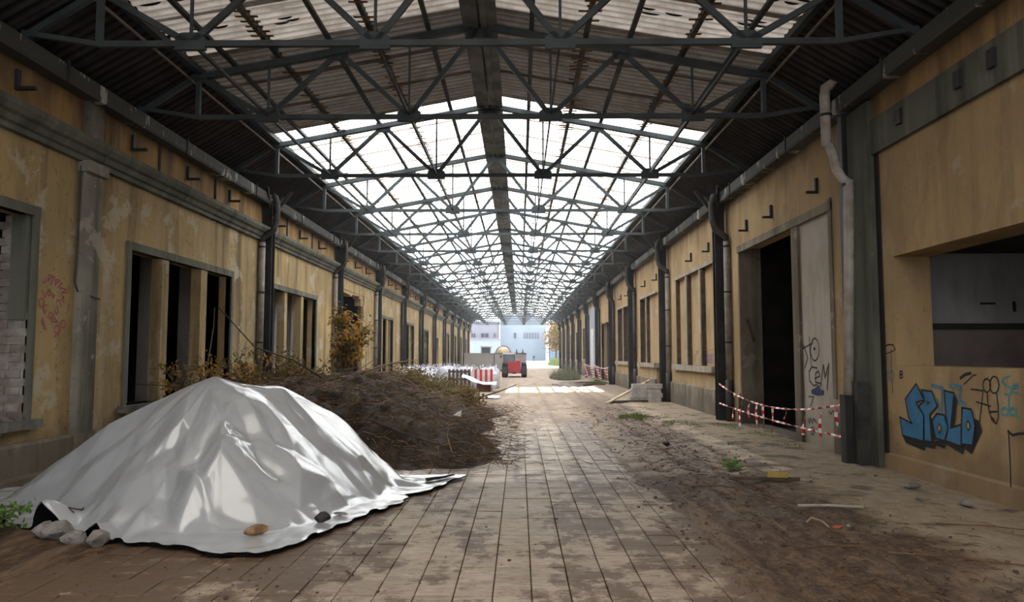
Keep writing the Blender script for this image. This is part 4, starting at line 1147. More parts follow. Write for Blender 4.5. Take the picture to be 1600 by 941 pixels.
# ------------------------------------------------------------------ bulk bags and site clutter in the middle distance
def make_bag():
    t = thing('bulk_bag', 'white woven bulk bag in the packed cluster behind the brush heap', 'bag', (0, 0, 0), 'white bulk bags beside the window wall')
    n, mrow = 28, 14; vs = []
    for i in range(mrow + 1):
        f = i / mrow
        for k in range(n):
            a = 2 * math.pi * k / n
            ca, sa = math.cos(a), math.sin(a); e = 1 / (abs(ca) ** 5 + abs(sa) ** 5) ** 0.2
            r_ = 0.46 * e * (1 + 0.08 * math.sin(f * math.pi)) * (1 if f < 0.85 else 1 - (f - 0.85) * 2.2)
            w = 0.012 * math.sin(a * 9 + f * 6) + 0.015 * math.sin(a * 5 - f * 9)
            zz = 0.92 * f + (0.08 * math.sin(a * 3) * (f > 0.8))
            vs.append((ca * (r_ + w), sa * (r_ + w), max(0.0, zz)))
    fs = [(i * n + k, i * n + (k + 1) % n, (i + 1) * n + (k + 1) % n, (i + 1) * n + k) for i in range(mrow) for k in range(n)] + [tuple(mrow * n + k for k in range(n)), tuple(range(n - 1, -1, -1))]
    MB().add(vs, fs).build('sack', 'bag', t, smooth=True)
    for sx, sy in ((-1, -1), (1, -1), (1, 1), (-1, 1)):
        c = Vector((sx * 0.33, sy * 0.33, 0.88))
        MB().tube([c + Vector((-0.09, 0, 0)), c + Vector((-0.06, 0, 0.16)), c + Vector((0.02, 0.02, 0.22)), c + Vector((0.08, 0, 0.14)), c + Vector((0.1, 0, 0))], 0.022, 4).build('lifting_loop', 'bag', t)
    MB().lathe([(0.1, 0.9), (0.14, 1.0), (0.06, 1.05), (0.12, 1.12)], (0, 0, 0), 8).build('spout', 'bag', t)
    return t
b0 = make_bag(); i = 0
for r_, y in enumerate((34.6, 35.7, 36.8)):
    for k in range(5 if r_ else 4):
        x = -4.7 + 0.96 * k + random.uniform(-0.06, 0.06)
        o = b0 if i == 0 else copy_tree(b0); i += 1
        o['label'] = 'white bulk bag, %s row, %s from the window wall, behind the brush heap' % (('front', 'middle', 'rear')[r_], ORD[k])
        o.location = (x, y + random.uniform(-0.06, 0.06), 0); o.rotation_euler = (0, 0, random.choice((0, 1.57, 3.14)) + random.uniform(-0.1, 0.1)); o.scale = (1, 1, random.uniform(0.9, 1.08))
t = thing('barrier_board', 'red and white striped barrier board before the white bags', 'barrier', (-1.05, 33.6, 0))
for k in range(8):
    MB().box(-0.48 + 0.12 * k, -0.48 + 0.12 * k + 0.115, -0.015, 0.015, 0.35, 0.95).build('stripe', 'red' if k % 2 else 'white', t)
for s in (-1, 1): MB().box(s * 0.42 - 0.02, s * 0.42 + 0.02, 0.02, 0.06, 0.0, 1.0).build('post', 'pipe', t)
for s in (-1, 1): MB().box(s * 0.42 - 0.05, s * 0.42 + 0.05, -0.25, 0.25, 0.0, 0.04).build('foot', 'tyre', t)
t = thing('pallet', 'dark wooden pallet standing upright among the white bags', 'pallet', (-2.1, 33.6, 0))
for k in range(6): MB().box(-0.5 + 0.18 * k, -0.5 + 0.18 * k + 0.11, -0.02, 0.0, 0.02, 0.95).build('slat', 'oldwood', t)
for z in (0.1, 0.45, 0.8): MB().box(-0.5, 0.51, 0.0, 0.08, z, z + 0.09).build('bearer', 'oldwood', t)
X, Y = np.meshgrid(np.linspace(-0.75, 0.75, 24), np.linspace(-0.5, 0.5, 16))
Z = 0.26 + 0.10 * fbm(X * 3, Y * 3, 3) + 0.30 * sstep(0.2, -0.75, X) - 0.10 * sstep(0.35, 0.5, np.abs(Y))
tag(link('plastic_sheet', grid_mesh('plastic_sheet', X, Y, Z, 'white'), None, (-1.1, 32.4, 0.12)), 'white plastic sheet draped over the rust-brown crate', 'sheet')
t = thing('crate', 'rust-brown crate under a white plastic sheet at the lane edge', 'crate', (-0.92, 32.45, 0))
m = MB(); m.box(-0.3, 0.3, -0.25, 0.25, 0, 0.03); m.build('bottom', 'brownbox', t)
for q in ((-0.3, -0.27, -0.25, 0.25), (0.27, 0.3, -0.25, 0.25), (-0.27, 0.27, -0.25, -0.22), (-0.27, 0.27, 0.22, 0.25)):
    MB().box(*q, 0.03, 0.34).build('side_panel', 'brownbox', t)
X, Y = np.meshgrid(np.linspace(-0.4, 0.4, 14), np.linspace(-0.8, 0.8, 18))
tag(link('plastic_sheet', grid_mesh('plastic_sheet', X, Y, 0.015 + 0.07 * fbm(X * 4, Y * 3, 6), 'white'), None, (-0.5, 27.7, 0)), 'crumpled white sheet lying flat at the lane edge', 'sheet')

# ------------------------------------------------------------------ red telehandler seen from behind
t = thing('telehandler', 'red telescopic handler with white cab roof parked on the lane', 'telehandler', (0.27, 54.0, 0))
def wheel(x, y, r_, w):
    tm_ = MB(); tm_.lathe([(r_ * 0.55, -w / 2), (r_ * 0.9, -w / 2), (r_, -w * 0.33), (r_, w * 0.33), (r_ * 0.9, w / 2), (r_ * 0.55, w / 2)], (0, 0, 0), 24, 'x')
    for k in range(18):
        a = 2 * math.pi * k / 18
        tm_.obox((0, math.cos(a) * r_, math.sin(a) * r_), w * 0.9, 0.06, 0.04, Matrix.Rotation(a - math.pi / 2, 3, 'X'))
    ty = tm_.build('tyre', 'tyre', t, (x, y, r_ + 0.02))
    MB().lathe([(0.05, -w * 0.3), (r_ * 0.5, -w * 0.4), (r_ * 0.56, -w * 0.3), (r_ * 0.56, w * 0.3), (r_ * 0.5, w * 0.4), (0.05, w * 0.3)], (0, 0, 0), 18, 'x').build('rim', 'machine_white', ty)
for x in (-0.70, 0.70):
    for y in (-0.6, 2.0): wheel(x, y, 0.46, 0.40)
MB().prism([(-0.44, 0.3), (0.44, 0.3), (0.46, 0.6), (0.42, 1.08), (-0.36, 1.12), (-0.46, 0.8)], 'y', -1.15, 0.4).build('engine_hood', 'machine_red', t)
MB().box(-0.4, 0.4, -1.22, -1.12, 0.32, 0.62).build('counterweight', 'machine_red', t)
MB().box(-0.5, 0.5, -1.0, 2.6, 0.28, 0.55).build('chassis', 'steel', t)
MB().box(0.12, 0.42, -1.0, 2.9, 1.0, 1.22).build('boom', 'machine_red', t)
MB().prism([(-0.88, 1.0), (-0.46, 1.0), (-0.46, 1.06), (-0.88, 1.06)], 'y', -1.0, -0.1).build('mudguard', 'steel', t)
MB().prism([(0.46, 1.0), (0.88, 1.0), (0.88, 1.06), (0.46, 1.06)], 'y', -1.0, -0.1).build('mudguard', 'steel', t)
cab = MB().box(-0.82, 0.04, -0.04, 1.24, 0.6, 0.66).build('cab', 'steel', t)
for x in (-0.78, 0.0):
    for y in (0.0, 1.2): MB().box(x - 0.03, x + 0.03, y - 0.03, y + 0.03, 0.66, 1.66).build('cab_post', 'steel', cab)
MB().box(-0.86, 0.06, -0.1, 1.3, 1.66, 1.78).build('roof', 'machine_white', cab)
MB().box(-0.75, -0.03, 0.0, 0.02, 1.0, 1.64).build('rear_window', 'glass', cab)
MB().box(-0.79, -0.77, 0.05, 1.15, 0.95, 1.64).build('side_window', 'glass', cab)
MB().box(-0.75, -0.03, 0.0, 1.2, 0.5, 0.98).build('cab_body', 'machine_red', cab)
m = MB(); m.bar((-0.8, -0.05, 1.5), (-0.98, -0.1, 1.5), 0.03); m.box(-1.06, -0.94, -0.14, -0.1, 1.38, 1.58); m.build('mirror', 'steel', t)
for s in (-1, 1): MB().box(s * 0.33 - 0.06, s * 0.33 + 0.06, -1.24, -1.2, 0.66, 0.74).build('tail_light', 'red', t)
MB().box(-0.12, 0.12, -1.3, -1.15, 0.25, 0.4).build('tow_hitch', 'steel', t)

# ------------------------------------------------------------------ grey containers across the far lane
for x0, x1, lab in ((-4.86, -1.9, 'long grey container against the window wall, beyond the white bags'), (-1.84, 1.30, 'grey container with dark rim behind the red telehandler')):
    t = thing('container', lab, 'container', ((x0 + x1) / 2, 74.0, 0), 'grey containers across the far lane'); w = (x1 - x0) / 2
    m = MB(); m.box(-w, w, -1, 1, 0.05, 0.15); m.build('base', 'rim', t)
    for q in ((-w, w, -1.0, -0.95), (-w, w, 0.95, 1.0), (-w, -w + 0.05, -0.95, 0.95), (w - 0.05, w, -0.95, 0.95)):
        MB().box(*q, 0.15, 1.72).build('side_panel', 'container', t)
    for k in range(5): MB().box(-w + 0.02 + (2 * w - 0.12) * k / 4, -w + 0.10 + (2 * w - 0.12) * k / 4, -1.04, -1.0, 0.12, 1.7).build('rib', 'container', t)
    m = MB(); m.box(-w - 0.03, w + 0.03, -1.05, -0.93, 1.72, 1.80).box(-w - 0.03, w + 0.03, 0.93, 1.05, 1.72, 1.80).box(-w - 0.03, -w + 0.07, -0.93, 0.93, 1.72, 1.8).box(w - 0.07, w + 0.03, -0.93, 0.93, 1.72, 1.8)
    m.build('rim', 'rim' if x0 > -4 else 'container', t)
for x, lab in ((0.35, 'small dark cone on the container rim nearer the telehandler cab'), (0.95, 'small dark cone on the outer end of the container rim')):
    m = MB(); m.box(-0.13, 0.13, -0.13, 0.13, 0, 0.03).lathe([(0.1, 0.03), (0.02, 0.42)], (0, 0, 0), 12)
    tag(m.build('marker_cone', 'rim', None, (x, 73.02, 1.80)), lab, 'cone', 'dark cones on the container')
t = thing('wheel_loader', 'white machine with dark cab windows behind the containers', 'loader', (-2.9, 78.0, 0))
MB().box(-1.1, 1.1, -1.0, 2.0, 0.6, 1.5).build('body', 'machine_white', t)
cabp = MB().box(-0.55, 0.55, -0.55, 0.65, 1.5, 1.56).build('cab_frame', 'machine_white', t)
for x in (-0.5, 0.5):
    for y in (-0.5, 0.6): MB().box(x - 0.05, x + 0.05, y - 0.05, y + 0.05, 1.56, 2.45).build('cab_post', 'machine_white', cabp)
MB().box(-0.6, 0.6, -0.6, 0.7, 2.45, 2.55).build('roof', 'machine_white', cabp)
MB().box(-0.45, 0.45, -0.48, -0.46, 1.6, 2.42).build('rear_window', 'glass', cabp)
MB().box(-0.46, -0.44, -0.42, 0.52, 1.6, 2.42).build('side_window', 'glass', cabp)
for x in (-0.95, 0.95):
    for y in (-0.5, 1.6): MB().lathe([(0.3, -0.2), (0.6, -0.2), (0.65, -0.1), (0.65, 0.1), (0.6, 0.2), (0.3, 0.2)], (x, y, 0.65), 20, 'x').build('tyre', 'tyre', t)
t = thing('mixer', 'beige mixer drum showing above the container rim', 'mixer', (-1.1, 78.0, 0))
MB().lathe([(0.25, -0.9), (0.6, -0.5), (0.78, 0.1), (0.7, 0.6), (0.35, 1.1), (0.3, 1.2)], (0, 0, 1.75), 20, 'y').build('drum', 'beige', t, smooth=True)
MB().lathe([(0.8, 0.05), (0.84, 0.05), (0.84, 0.2), (0.8, 0.2)], (0, 0, 1.75), 20, 'y').build('ring', 'rim', t)
m = MB(); m.box(-0.8, 0.8, -1.0, 1.2, 0.5, 0.75).bar((-0.5, -0.8, 0.75), (-0.1, -0.8, 1.75), 0.1).bar((0.5, 0.9, 0.75), (0.1, 0.9, 1.75), 0.1); m.build('frame', 'steel', t)
for x in (-0.7, 0.7):
    for y in (-0.7, 0.9): MB().lathe([(0.2, -0.1), (0.36, -0.1), (0.36, 0.1), (0.2, 0.1)], (x, y, 0.36), 16, 'x').build('tyre', 'tyre', t)

# ------------------------------------------------------------------ the bright yard beyond the open end
struct(MB().box(-90, 90, YE, 330, -0.3, -0.04).build('ground_yard', 'yard'), 'sunlit pale concrete yard outside the hall')
def building(label, x0, x1, y, d, h, mat, wins, roofp=None):
    t = thing('building', label, 'building', ((x0 + x1) / 2, y, -0.04)); cx_ = (x0 + x1) / 2
    MB().box(x0 - cx_, x1 - cx_, 0, d, 0, h).build('wall', mat, t)
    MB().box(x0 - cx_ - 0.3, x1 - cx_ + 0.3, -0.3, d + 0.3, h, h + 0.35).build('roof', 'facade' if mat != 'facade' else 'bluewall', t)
    for a, c, e, f in wins:
        w = MB().box(a - cx_, c - cx_, -0.12, 0.02, e, f).build('window', 'bluewall', t)
        MB().box(a - cx_ + 0.12, c - cx_ - 0.12, -0.16, -0.12, e + 0.12, f - 0.12).build('pane', 'rim', w)
        MB().box((a + c) / 2 - cx_ - 0.05, (a + c) / 2 - cx_ + 0.05, -0.2, -0.16, e + 0.1, f - 0.1).build('glazing_bar', 'facade', w)
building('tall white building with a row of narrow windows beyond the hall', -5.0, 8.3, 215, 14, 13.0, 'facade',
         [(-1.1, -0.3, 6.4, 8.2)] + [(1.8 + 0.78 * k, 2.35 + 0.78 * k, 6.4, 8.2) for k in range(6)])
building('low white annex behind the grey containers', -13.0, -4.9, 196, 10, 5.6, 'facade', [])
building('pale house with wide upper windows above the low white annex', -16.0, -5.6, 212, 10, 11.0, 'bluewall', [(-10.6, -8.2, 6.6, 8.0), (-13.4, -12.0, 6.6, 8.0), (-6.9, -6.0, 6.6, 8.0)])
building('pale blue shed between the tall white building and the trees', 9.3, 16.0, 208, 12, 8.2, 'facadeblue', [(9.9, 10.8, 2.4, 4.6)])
def tree(label, c, h, r_, seed, n=900):
    rg = random.Random(seed); t = thing('tree', label, 'tree', c, 'trees beyond the hall')
    m = MB(); m.tube([(0, 0, 0), (0.1, 0.1, h * 0.4), (0, 0, h * 0.8)], [0.22, 0.16, 0.05], 7)
    for k in range(6):
        a = rg.uniform(0, 6.28); m.tube([(0.05, 0.05, h * 0.35), (math.cos(a) * r_ * 0.7, math.sin(a) * r_ * 0.7, h * rg.uniform(0.6, 0.9))], [0.09, 0.02], 5)
    m.build('trunk', 'bark', t)
    m = MB()
    for _ in range(n // 6):
        a, q = rg.uniform(0, 6.28), rg.random() ** 0.5
        leaf_quads(m, (math.cos(a) * r_ * q, math.sin(a) * r_ * q, h * rg.uniform(0.35, 1.0)), 6, 0.5, 0.55, rg)
    tag(m.build('crown', 'leaf_olive', t), kind='stuff')
tree('bare-looking tall tree behind the pale blue shed', (9.9, 172, -0.04), 11, 2.8, 1)
tree('slim tree rising beside the end of the graffiti wall', (8.0, 150, -0.04), 8, 1.9, 2)
grass_tuft('bright sunlit bush mound just outside the hall by the graffiti wall', (6.6, 118, -0.04), 1.4, 8, 2.0, 5000, 9, 'bushes outside')
# a person far out in the yard
def person():
    t = thing('person', 'person in dark work clothes standing far out in the bright yard', 'person', (4.2, 185, -0.04))
    me = bpy.data.meshes.new('body')
    V = [(0, 0, .92), (0, 0, 1.15), (0, 0, 1.38), (0, 0, 1.50), (0, 0, 1.58), (0, 0, 1.70), (.19, 0, 1.40), (.27, .0, 1.13), (.28, -.05, .88), (-.19, 0, 1.40), (-.27, 0, 1.13), (-.28, -.05, .88),
         (.10, 0, .86), (.12, -.02, .48), (.13, .0, .08), (.14, -.14, .04), (-.10, 0, .86), (-.12, .03, .48), (-.13, .05, .08), (-.14, -.09, .04)]
    E_ = [(0, 1), (1, 2), (2, 3), (3, 4), (4, 5), (2, 6), (6, 7), (7, 8), (2, 9), (9, 10), (10, 11), (0, 12), (12, 13), (13, 14), (14, 15), (0, 16), (16, 17), (17, 18), (18, 19)]
    rad = [.15, .14, .15, .06, .085, .08, .075, .055, .04, .075, .055, .04, .095, .075, .055, .045, .095, .075, .055, .045]
    me.from_pydata(V, E_, []); me.materials.append(MAT['cloth'])
    o = link('body', me, t)
    sk = o.modifiers.new('skin', 'SKIN'); sl = me.skin_vertices[0].data if me.skin_vertices else None
    if sl is None:
        import bmesh
        bm = bmesh.new(); bm.from_mesh(me); bm.verts.layers.skin.verify(); bm.to_mesh(me); bm.free(); sl = me.skin_vertices[0].data
    for i, r_ in enumerate(rad): sl[i].radius = (r_, r_ * 0.8)
    sl[0].use_root = True
    sb = o.modifiers.new('sub', 'SUBSURF'); sb.levels = 1; sb.render_levels = 1
    MB().lathe([(0.03, 1.46), (0.07, 1.52), (0.085, 1.62), (0.06, 1.72), (0.01, 1.75)], (0, -0.01, 0), 10).build('head', 'skin', t, smooth=True)
person()

# ------------------------------------------------------------------ warning tapes
def tape_strand(t, pts, w=0.035):
    m = MB(); vs = []
    for i, p in enumerate(pts):
        tw = 0.9 * math.sin(i * 1.3)
        d = Vector((math.sin(tw) * w, 0, math.cos(tw) * w))
        vs += [tuple(Vector(p) - d / 2), tuple(Vector(p) + d / 2)]
    fs = [(2 * i, 2 * i + 1, 2 * i + 3, 2 * i + 2) for i in range(len(pts) - 1)]
    m.add(vs, fs)
    off = [(a + 0.002, b_, c) for a, b_, c in vs]
    m.add(off, [q[::-1] for q in fs])
    return m.build('strand', 'tapeY', t)
def sag(a, c, dz, n=26):
    a, c = Vector(a), Vector(c)
    return [tuple(a.lerp(c, i / n) - Vector((0, 0, dz * 4 * (i / n) * (1 - i / n)))) for i in range(n + 1)]
def ribbon(t, p, L, w, dx, dy, seed):
    rg = random.Random(seed); vs = []; n = 6
    for i in range(n + 1):
        f = i / n; c = Vector((p[0] + dx * f + 0.015 * math.sin(f * 5 + seed), p[1] + dy * f, p[2] - L * f)); a = 0.5 * math.sin(f * 4 + seed)
        d = Vector((math.sin(a), math.cos(a), 0)) * w / 2
        vs += [tuple(c - d), tuple(c + d)]
    m = MB(); m.add(vs, [(2 * i, 2 * i + 1, 2 * i + 3, 2 * i + 2) for i in range(n)])
    m.add([(a + 0.002, b_, c) for a, b_, c in vs], [(2 * i + 2, 2 * i + 3, 2 * i + 1, 2 * i) for i in range(n)])
    m.build('ribbon', 'tapeZ', t)
U = sag((5.40, 17.7, 0.92), (5.40, 10.95, 0.88), 0.28)
t = thing('warning_tape', 'upper red and white tape hung with ribbons across the dark doorway', 'tape', (0, 0, 0), 'near warning tapes')
tape_strand(t, U)
def on(P, y):
    q = min(P, key=lambda p: abs(p[1] - y)); return q
for i, (y, L, dy) in enumerate([(16.5, 0.55, 0), (16.0, 0.62, 0), (15.4, 0.35, 0), (14.9, 0.5, 0.02), (14.5, 0.45, 0), (13.95, 0.62, 0.12), (13.3, 0.18, 0), (12.45, 0.42, 0), (11.75, 0.45, 0), (11.15, 0.3, 0)]):
    p = on(U, y); ribbon(t, (p[0], y, p[2]), L, 0.06, -0.02, dy, i)
Lw = sag((5.40, 17.7, 0.46), (5.40, 10.95, 0.40), 0.05)
t = thing('warning_tape', 'lower plain red and white tape across the dark doorway', 'tape', (0, 0, 0), 'near warning tapes')
tape_strand(t, Lw)
for y0, y1, lab, sd in ((39.2, 46.2, 'red and white tape with dense ribbons before the wide dark doorway', 3), (46.4, 53.2, 'red and white tape with ribbons before the pale blue bay', 8)):
    P = sag((5.35, y1, 0.95), (5.35, y0, 0.95), 0.1)
    t = thing('warning_tape', lab, 'tape', (0, 0, 0), 'far warning tapes'); tape_strand(t, P, 0.06); tape_strand(t, sag((5.35, y1, 0.15), (5.35, y0, 0.2), 0.02), 0.06)
    for k in range(9):
        y = y0 + 0.4 + 0.72 * k; p = on(P, y); ribbon(t, (p[0], y, p[2]), 0.75, 0.09, 0, 0.05, sd + k)

# ------------------------------------------------------------------ apron clutter
t = thing('plank', 'long pale plank leaning up against the block stack', 'plank', (0, 0, 0))
MB().bar((3.50, 24.25, 0.03), (5.18, 25.75, 0.74), 0.22, 0.045, (0, 0.3, 1)).build('board', 'wood', t)
MB().bar((4.95, 25.3, 0.66), (5.12, 26.0, 0.72), 0.05, 0.02).build('tape_wrap', 'red', t)
bl = MB().box(-0.245, 0.245, -0.14, 0.14, 0.0, 0.145).mesh('concrete_block', MAT['block'])
for r_ in range(4):
    for c in range(2):
        o = link('concrete_block', bl, None, (4.62 + 0.5 * c + (0.02 if r_ % 2 else -0.02), 24.75 + random.uniform(-0.02, 0.02), 0.045 + 0.15 * r_), (0, 0, random.uniform(-0.03, 0.03)))
        tag(o, 'concrete block at the %s end, %s course of the low stack under the leaning plank' % (('lane', 'wall')[c], ('bottom', 'second', 'third', 'top')[r_]), 'block', 'concrete blocks of the low stack')
tag(MB().bar((3.6, 24.35, 0.06), (4.9, 24.6, 0.07), 0.09, 0.04).build('timber', 'oldwood'), 'dark timber lying on the ground under the leaning plank', 'timber')
rg = random.Random(44)
for k in range(9):
    x, y, a, L = 3.0 + rg.random() * 1.8, 37.5 + rg.random() * 4.5, rg.uniform(-0.7, 0.7), rg.uniform(1.0, 2.2)
    x, y, a = 3.3 + 0.5 * (k % 3) + rg.uniform(-.1, .1), 37.4 + 0.55 * k, (0.5 if k % 2 else -0.25) * 0.6
    o = MB().box(-L / 2, L / 2, -0.09, 0.09, 0, 0.09).build('scrap_plank', 'oldwood' if k % 3 else 'block', None, (x, y, 0.015), (0, 0, a))
    tag(o, '%s scrap plank beside the sunlit patch, counted from the camera' % ORD[k], 'plank', 'scrap planks beside the sunlit patch')
tag(MB().obox((0, 0, 0.02), 0.85, 0.08, 0.04, R(-6)).build('timber', 'oldwood', None, (3.72, 9.42, 0.03)), 'dark rotten lath with a yellow offcut on it, lying on the mud', 'timber')
tag(MB().obox((0, 0, 0.03), 0.24, 0.1, 0.06, R(-10)).build('board_offcut', 'yellowbit', None, (3.88, 9.40, 0.075)), 'yellow board offcut lying on a dark lath', 'offcut')
tag(MB().tube([(3.5, 7.72, 0.06), (3.8, 7.68, 0.07), (4.12, 7.60, 0.07)], 0.014, 6).build('stick', 'palesill'), 'straight pale grey stick on the apron edge', 'stick')
tag(MB().tube([(3.30, 6.98, 0.05), (3.36, 7.0, 0.09), (3.42, 6.92, 0.08), (3.44, 6.80, 0.05)], 0.010, 5).build('stick', 'paletwig'), 'short curved pale twig near the red fragment', 'stick')
rock('brick_fragment', 'redbit', (3.52, 6.80, 0.03), 0.15, 0.09, 0.05, 'flat red brick fragment in the mud', 'brick', None, 61, 0.3)
rock('brick_fragment', 'stone', (3.64, 6.86, 0.04), 0.10, 0.05, 0.04, 'small white fragment next to the red brick piece', 'stone', None, 62, 0.9)
rock('clod', 'soil', (3.18, 12.9, 0.02), 0.17, 0.15, 0.12, 'round dark clod of earth on the lane edge', 'clod', None, 63)
rock('plaster_lump', 'stone', (5.15, 8.72, 0.06), 0.36, 0.14, 0.08, 'flat pale plaster lump at the foot of the graffiti wall', 'rubble', 'plaster rubble below the graffiti', 64, 0.2)
rock('plaster_lump', 'stone', (5.22, 7.72, 0.06), 0.18, 0.2, 0.09, 'upright pale plaster lump below the cyan lettering', 'rubble', 'plaster rubble below the graffiti', 65, 0.7)
rock('plaster_lump', 'stone', (4.9, 8.0, 0.06), 0.12, 0.09, 0.05, 'smaller plaster crumb before the graffiti wall', 'rubble', 'plaster rubble below the graffiti', 66, 0.4)
for i, (pts, lab) in enumerate([([(3.55, 5.95, .05), (3.95, 5.8, .06), (4.4, 5.55, .06)], 'long thin dark root trailing over the mud'), ([(4.2, 5.15, .05), (4.32, 5.3, .12), (4.38, 5.5, .06), (4.55, 5.52, .07)], 'forked dark twig near the picture corner'),
        ([(2.9, 8.5, .04), (3.25, 8.25, .05), (3.6, 8.05, .05)], 'thin brown stick between lath and lane'), ([(2.7, 9.0, .03), (3.05, 8.85, .06), (3.3, 8.6, .04)], 'short brown stick beside the lane tiles'),
        ([(4.45, 6.9, .06), (4.8, 6.75, .08), (5.15, 6.65, .06)], 'dark wavy stick lying on the concrete apron'), ([(3.0, 6.2, .03), (3.4, 6.15, .05), (3.7, 6.05, .04)], 'crooked twig half sunk in the mud')]):
    tag(MB().tube(pts, [0.007, 0.006, 0.004, 0.003][:len(pts)], 5).build('stick', 'twig'), lab, 'stick', 'sticks strewn on the mud')
# crumbs, chips and small twigs trodden into the mud
m = MB(); rg = random.Random(71)
for _ in range(3600):
    x = rg.gauss(3.2, 0.7); y = 4.3 + 18 * rg.random() ** 1.7
    if not (1.9 < x < 5.4): continue
    z = float(floor_h(np.array([x]), np.array([y]))[0]); z = max(z, 0.0)
    if rg.random() < 0.45:
        L = rg.uniform(0.03, 0.2); a = rg.uniform(0, 6.28); d = Vector((math.cos(a), math.sin(a), rg.uniform(-.1, .2))) * L
        m.tube([(x, y, z + 0.006), (x + d.x * .5, y + d.y * .5, z + 0.015), (x + d.x, y + d.y, z + 0.008)], 0.003, 3, False)
    else:
        s = 0.004 + 0.02 * rg.random() ** 3
        m.obox((x, y, z + s * 0.35), s * 1.5, s, s * 0.8, Matrix.Rotation(rg.uniform(0, 3), 3, 'Z') @ Matrix.Rotation(rg.uniform(-.5, .5), 3, 'X'))
tag(m.build('mud_debris', 'crumb'), 'twigs and crumbs trodden into the mud beside the lane', 'debris', None, 'stuff')
m = MB()
for _ in range(1100):
    x = rg.uniform(-4.2, 1.2); y = rg.uniform(4.4, 11.5)
    if x < 0.65 - y * 0.75 or (x > -0.3 and rg.random() < 0.75): continue
    s = 0.003 + 0.014 * rg.random() ** 3
    m.obox((x, y, s * 0.35), s * 1.6, s, s * 0.8, Matrix.Rotation(rg.uniform(0, 3), 3, 'Z'))
tag(m.build('lane_debris', 'crumb'), 'crumbs of earth scattered on the lane around the tarpaulin', 'debris', None, 'stuff')

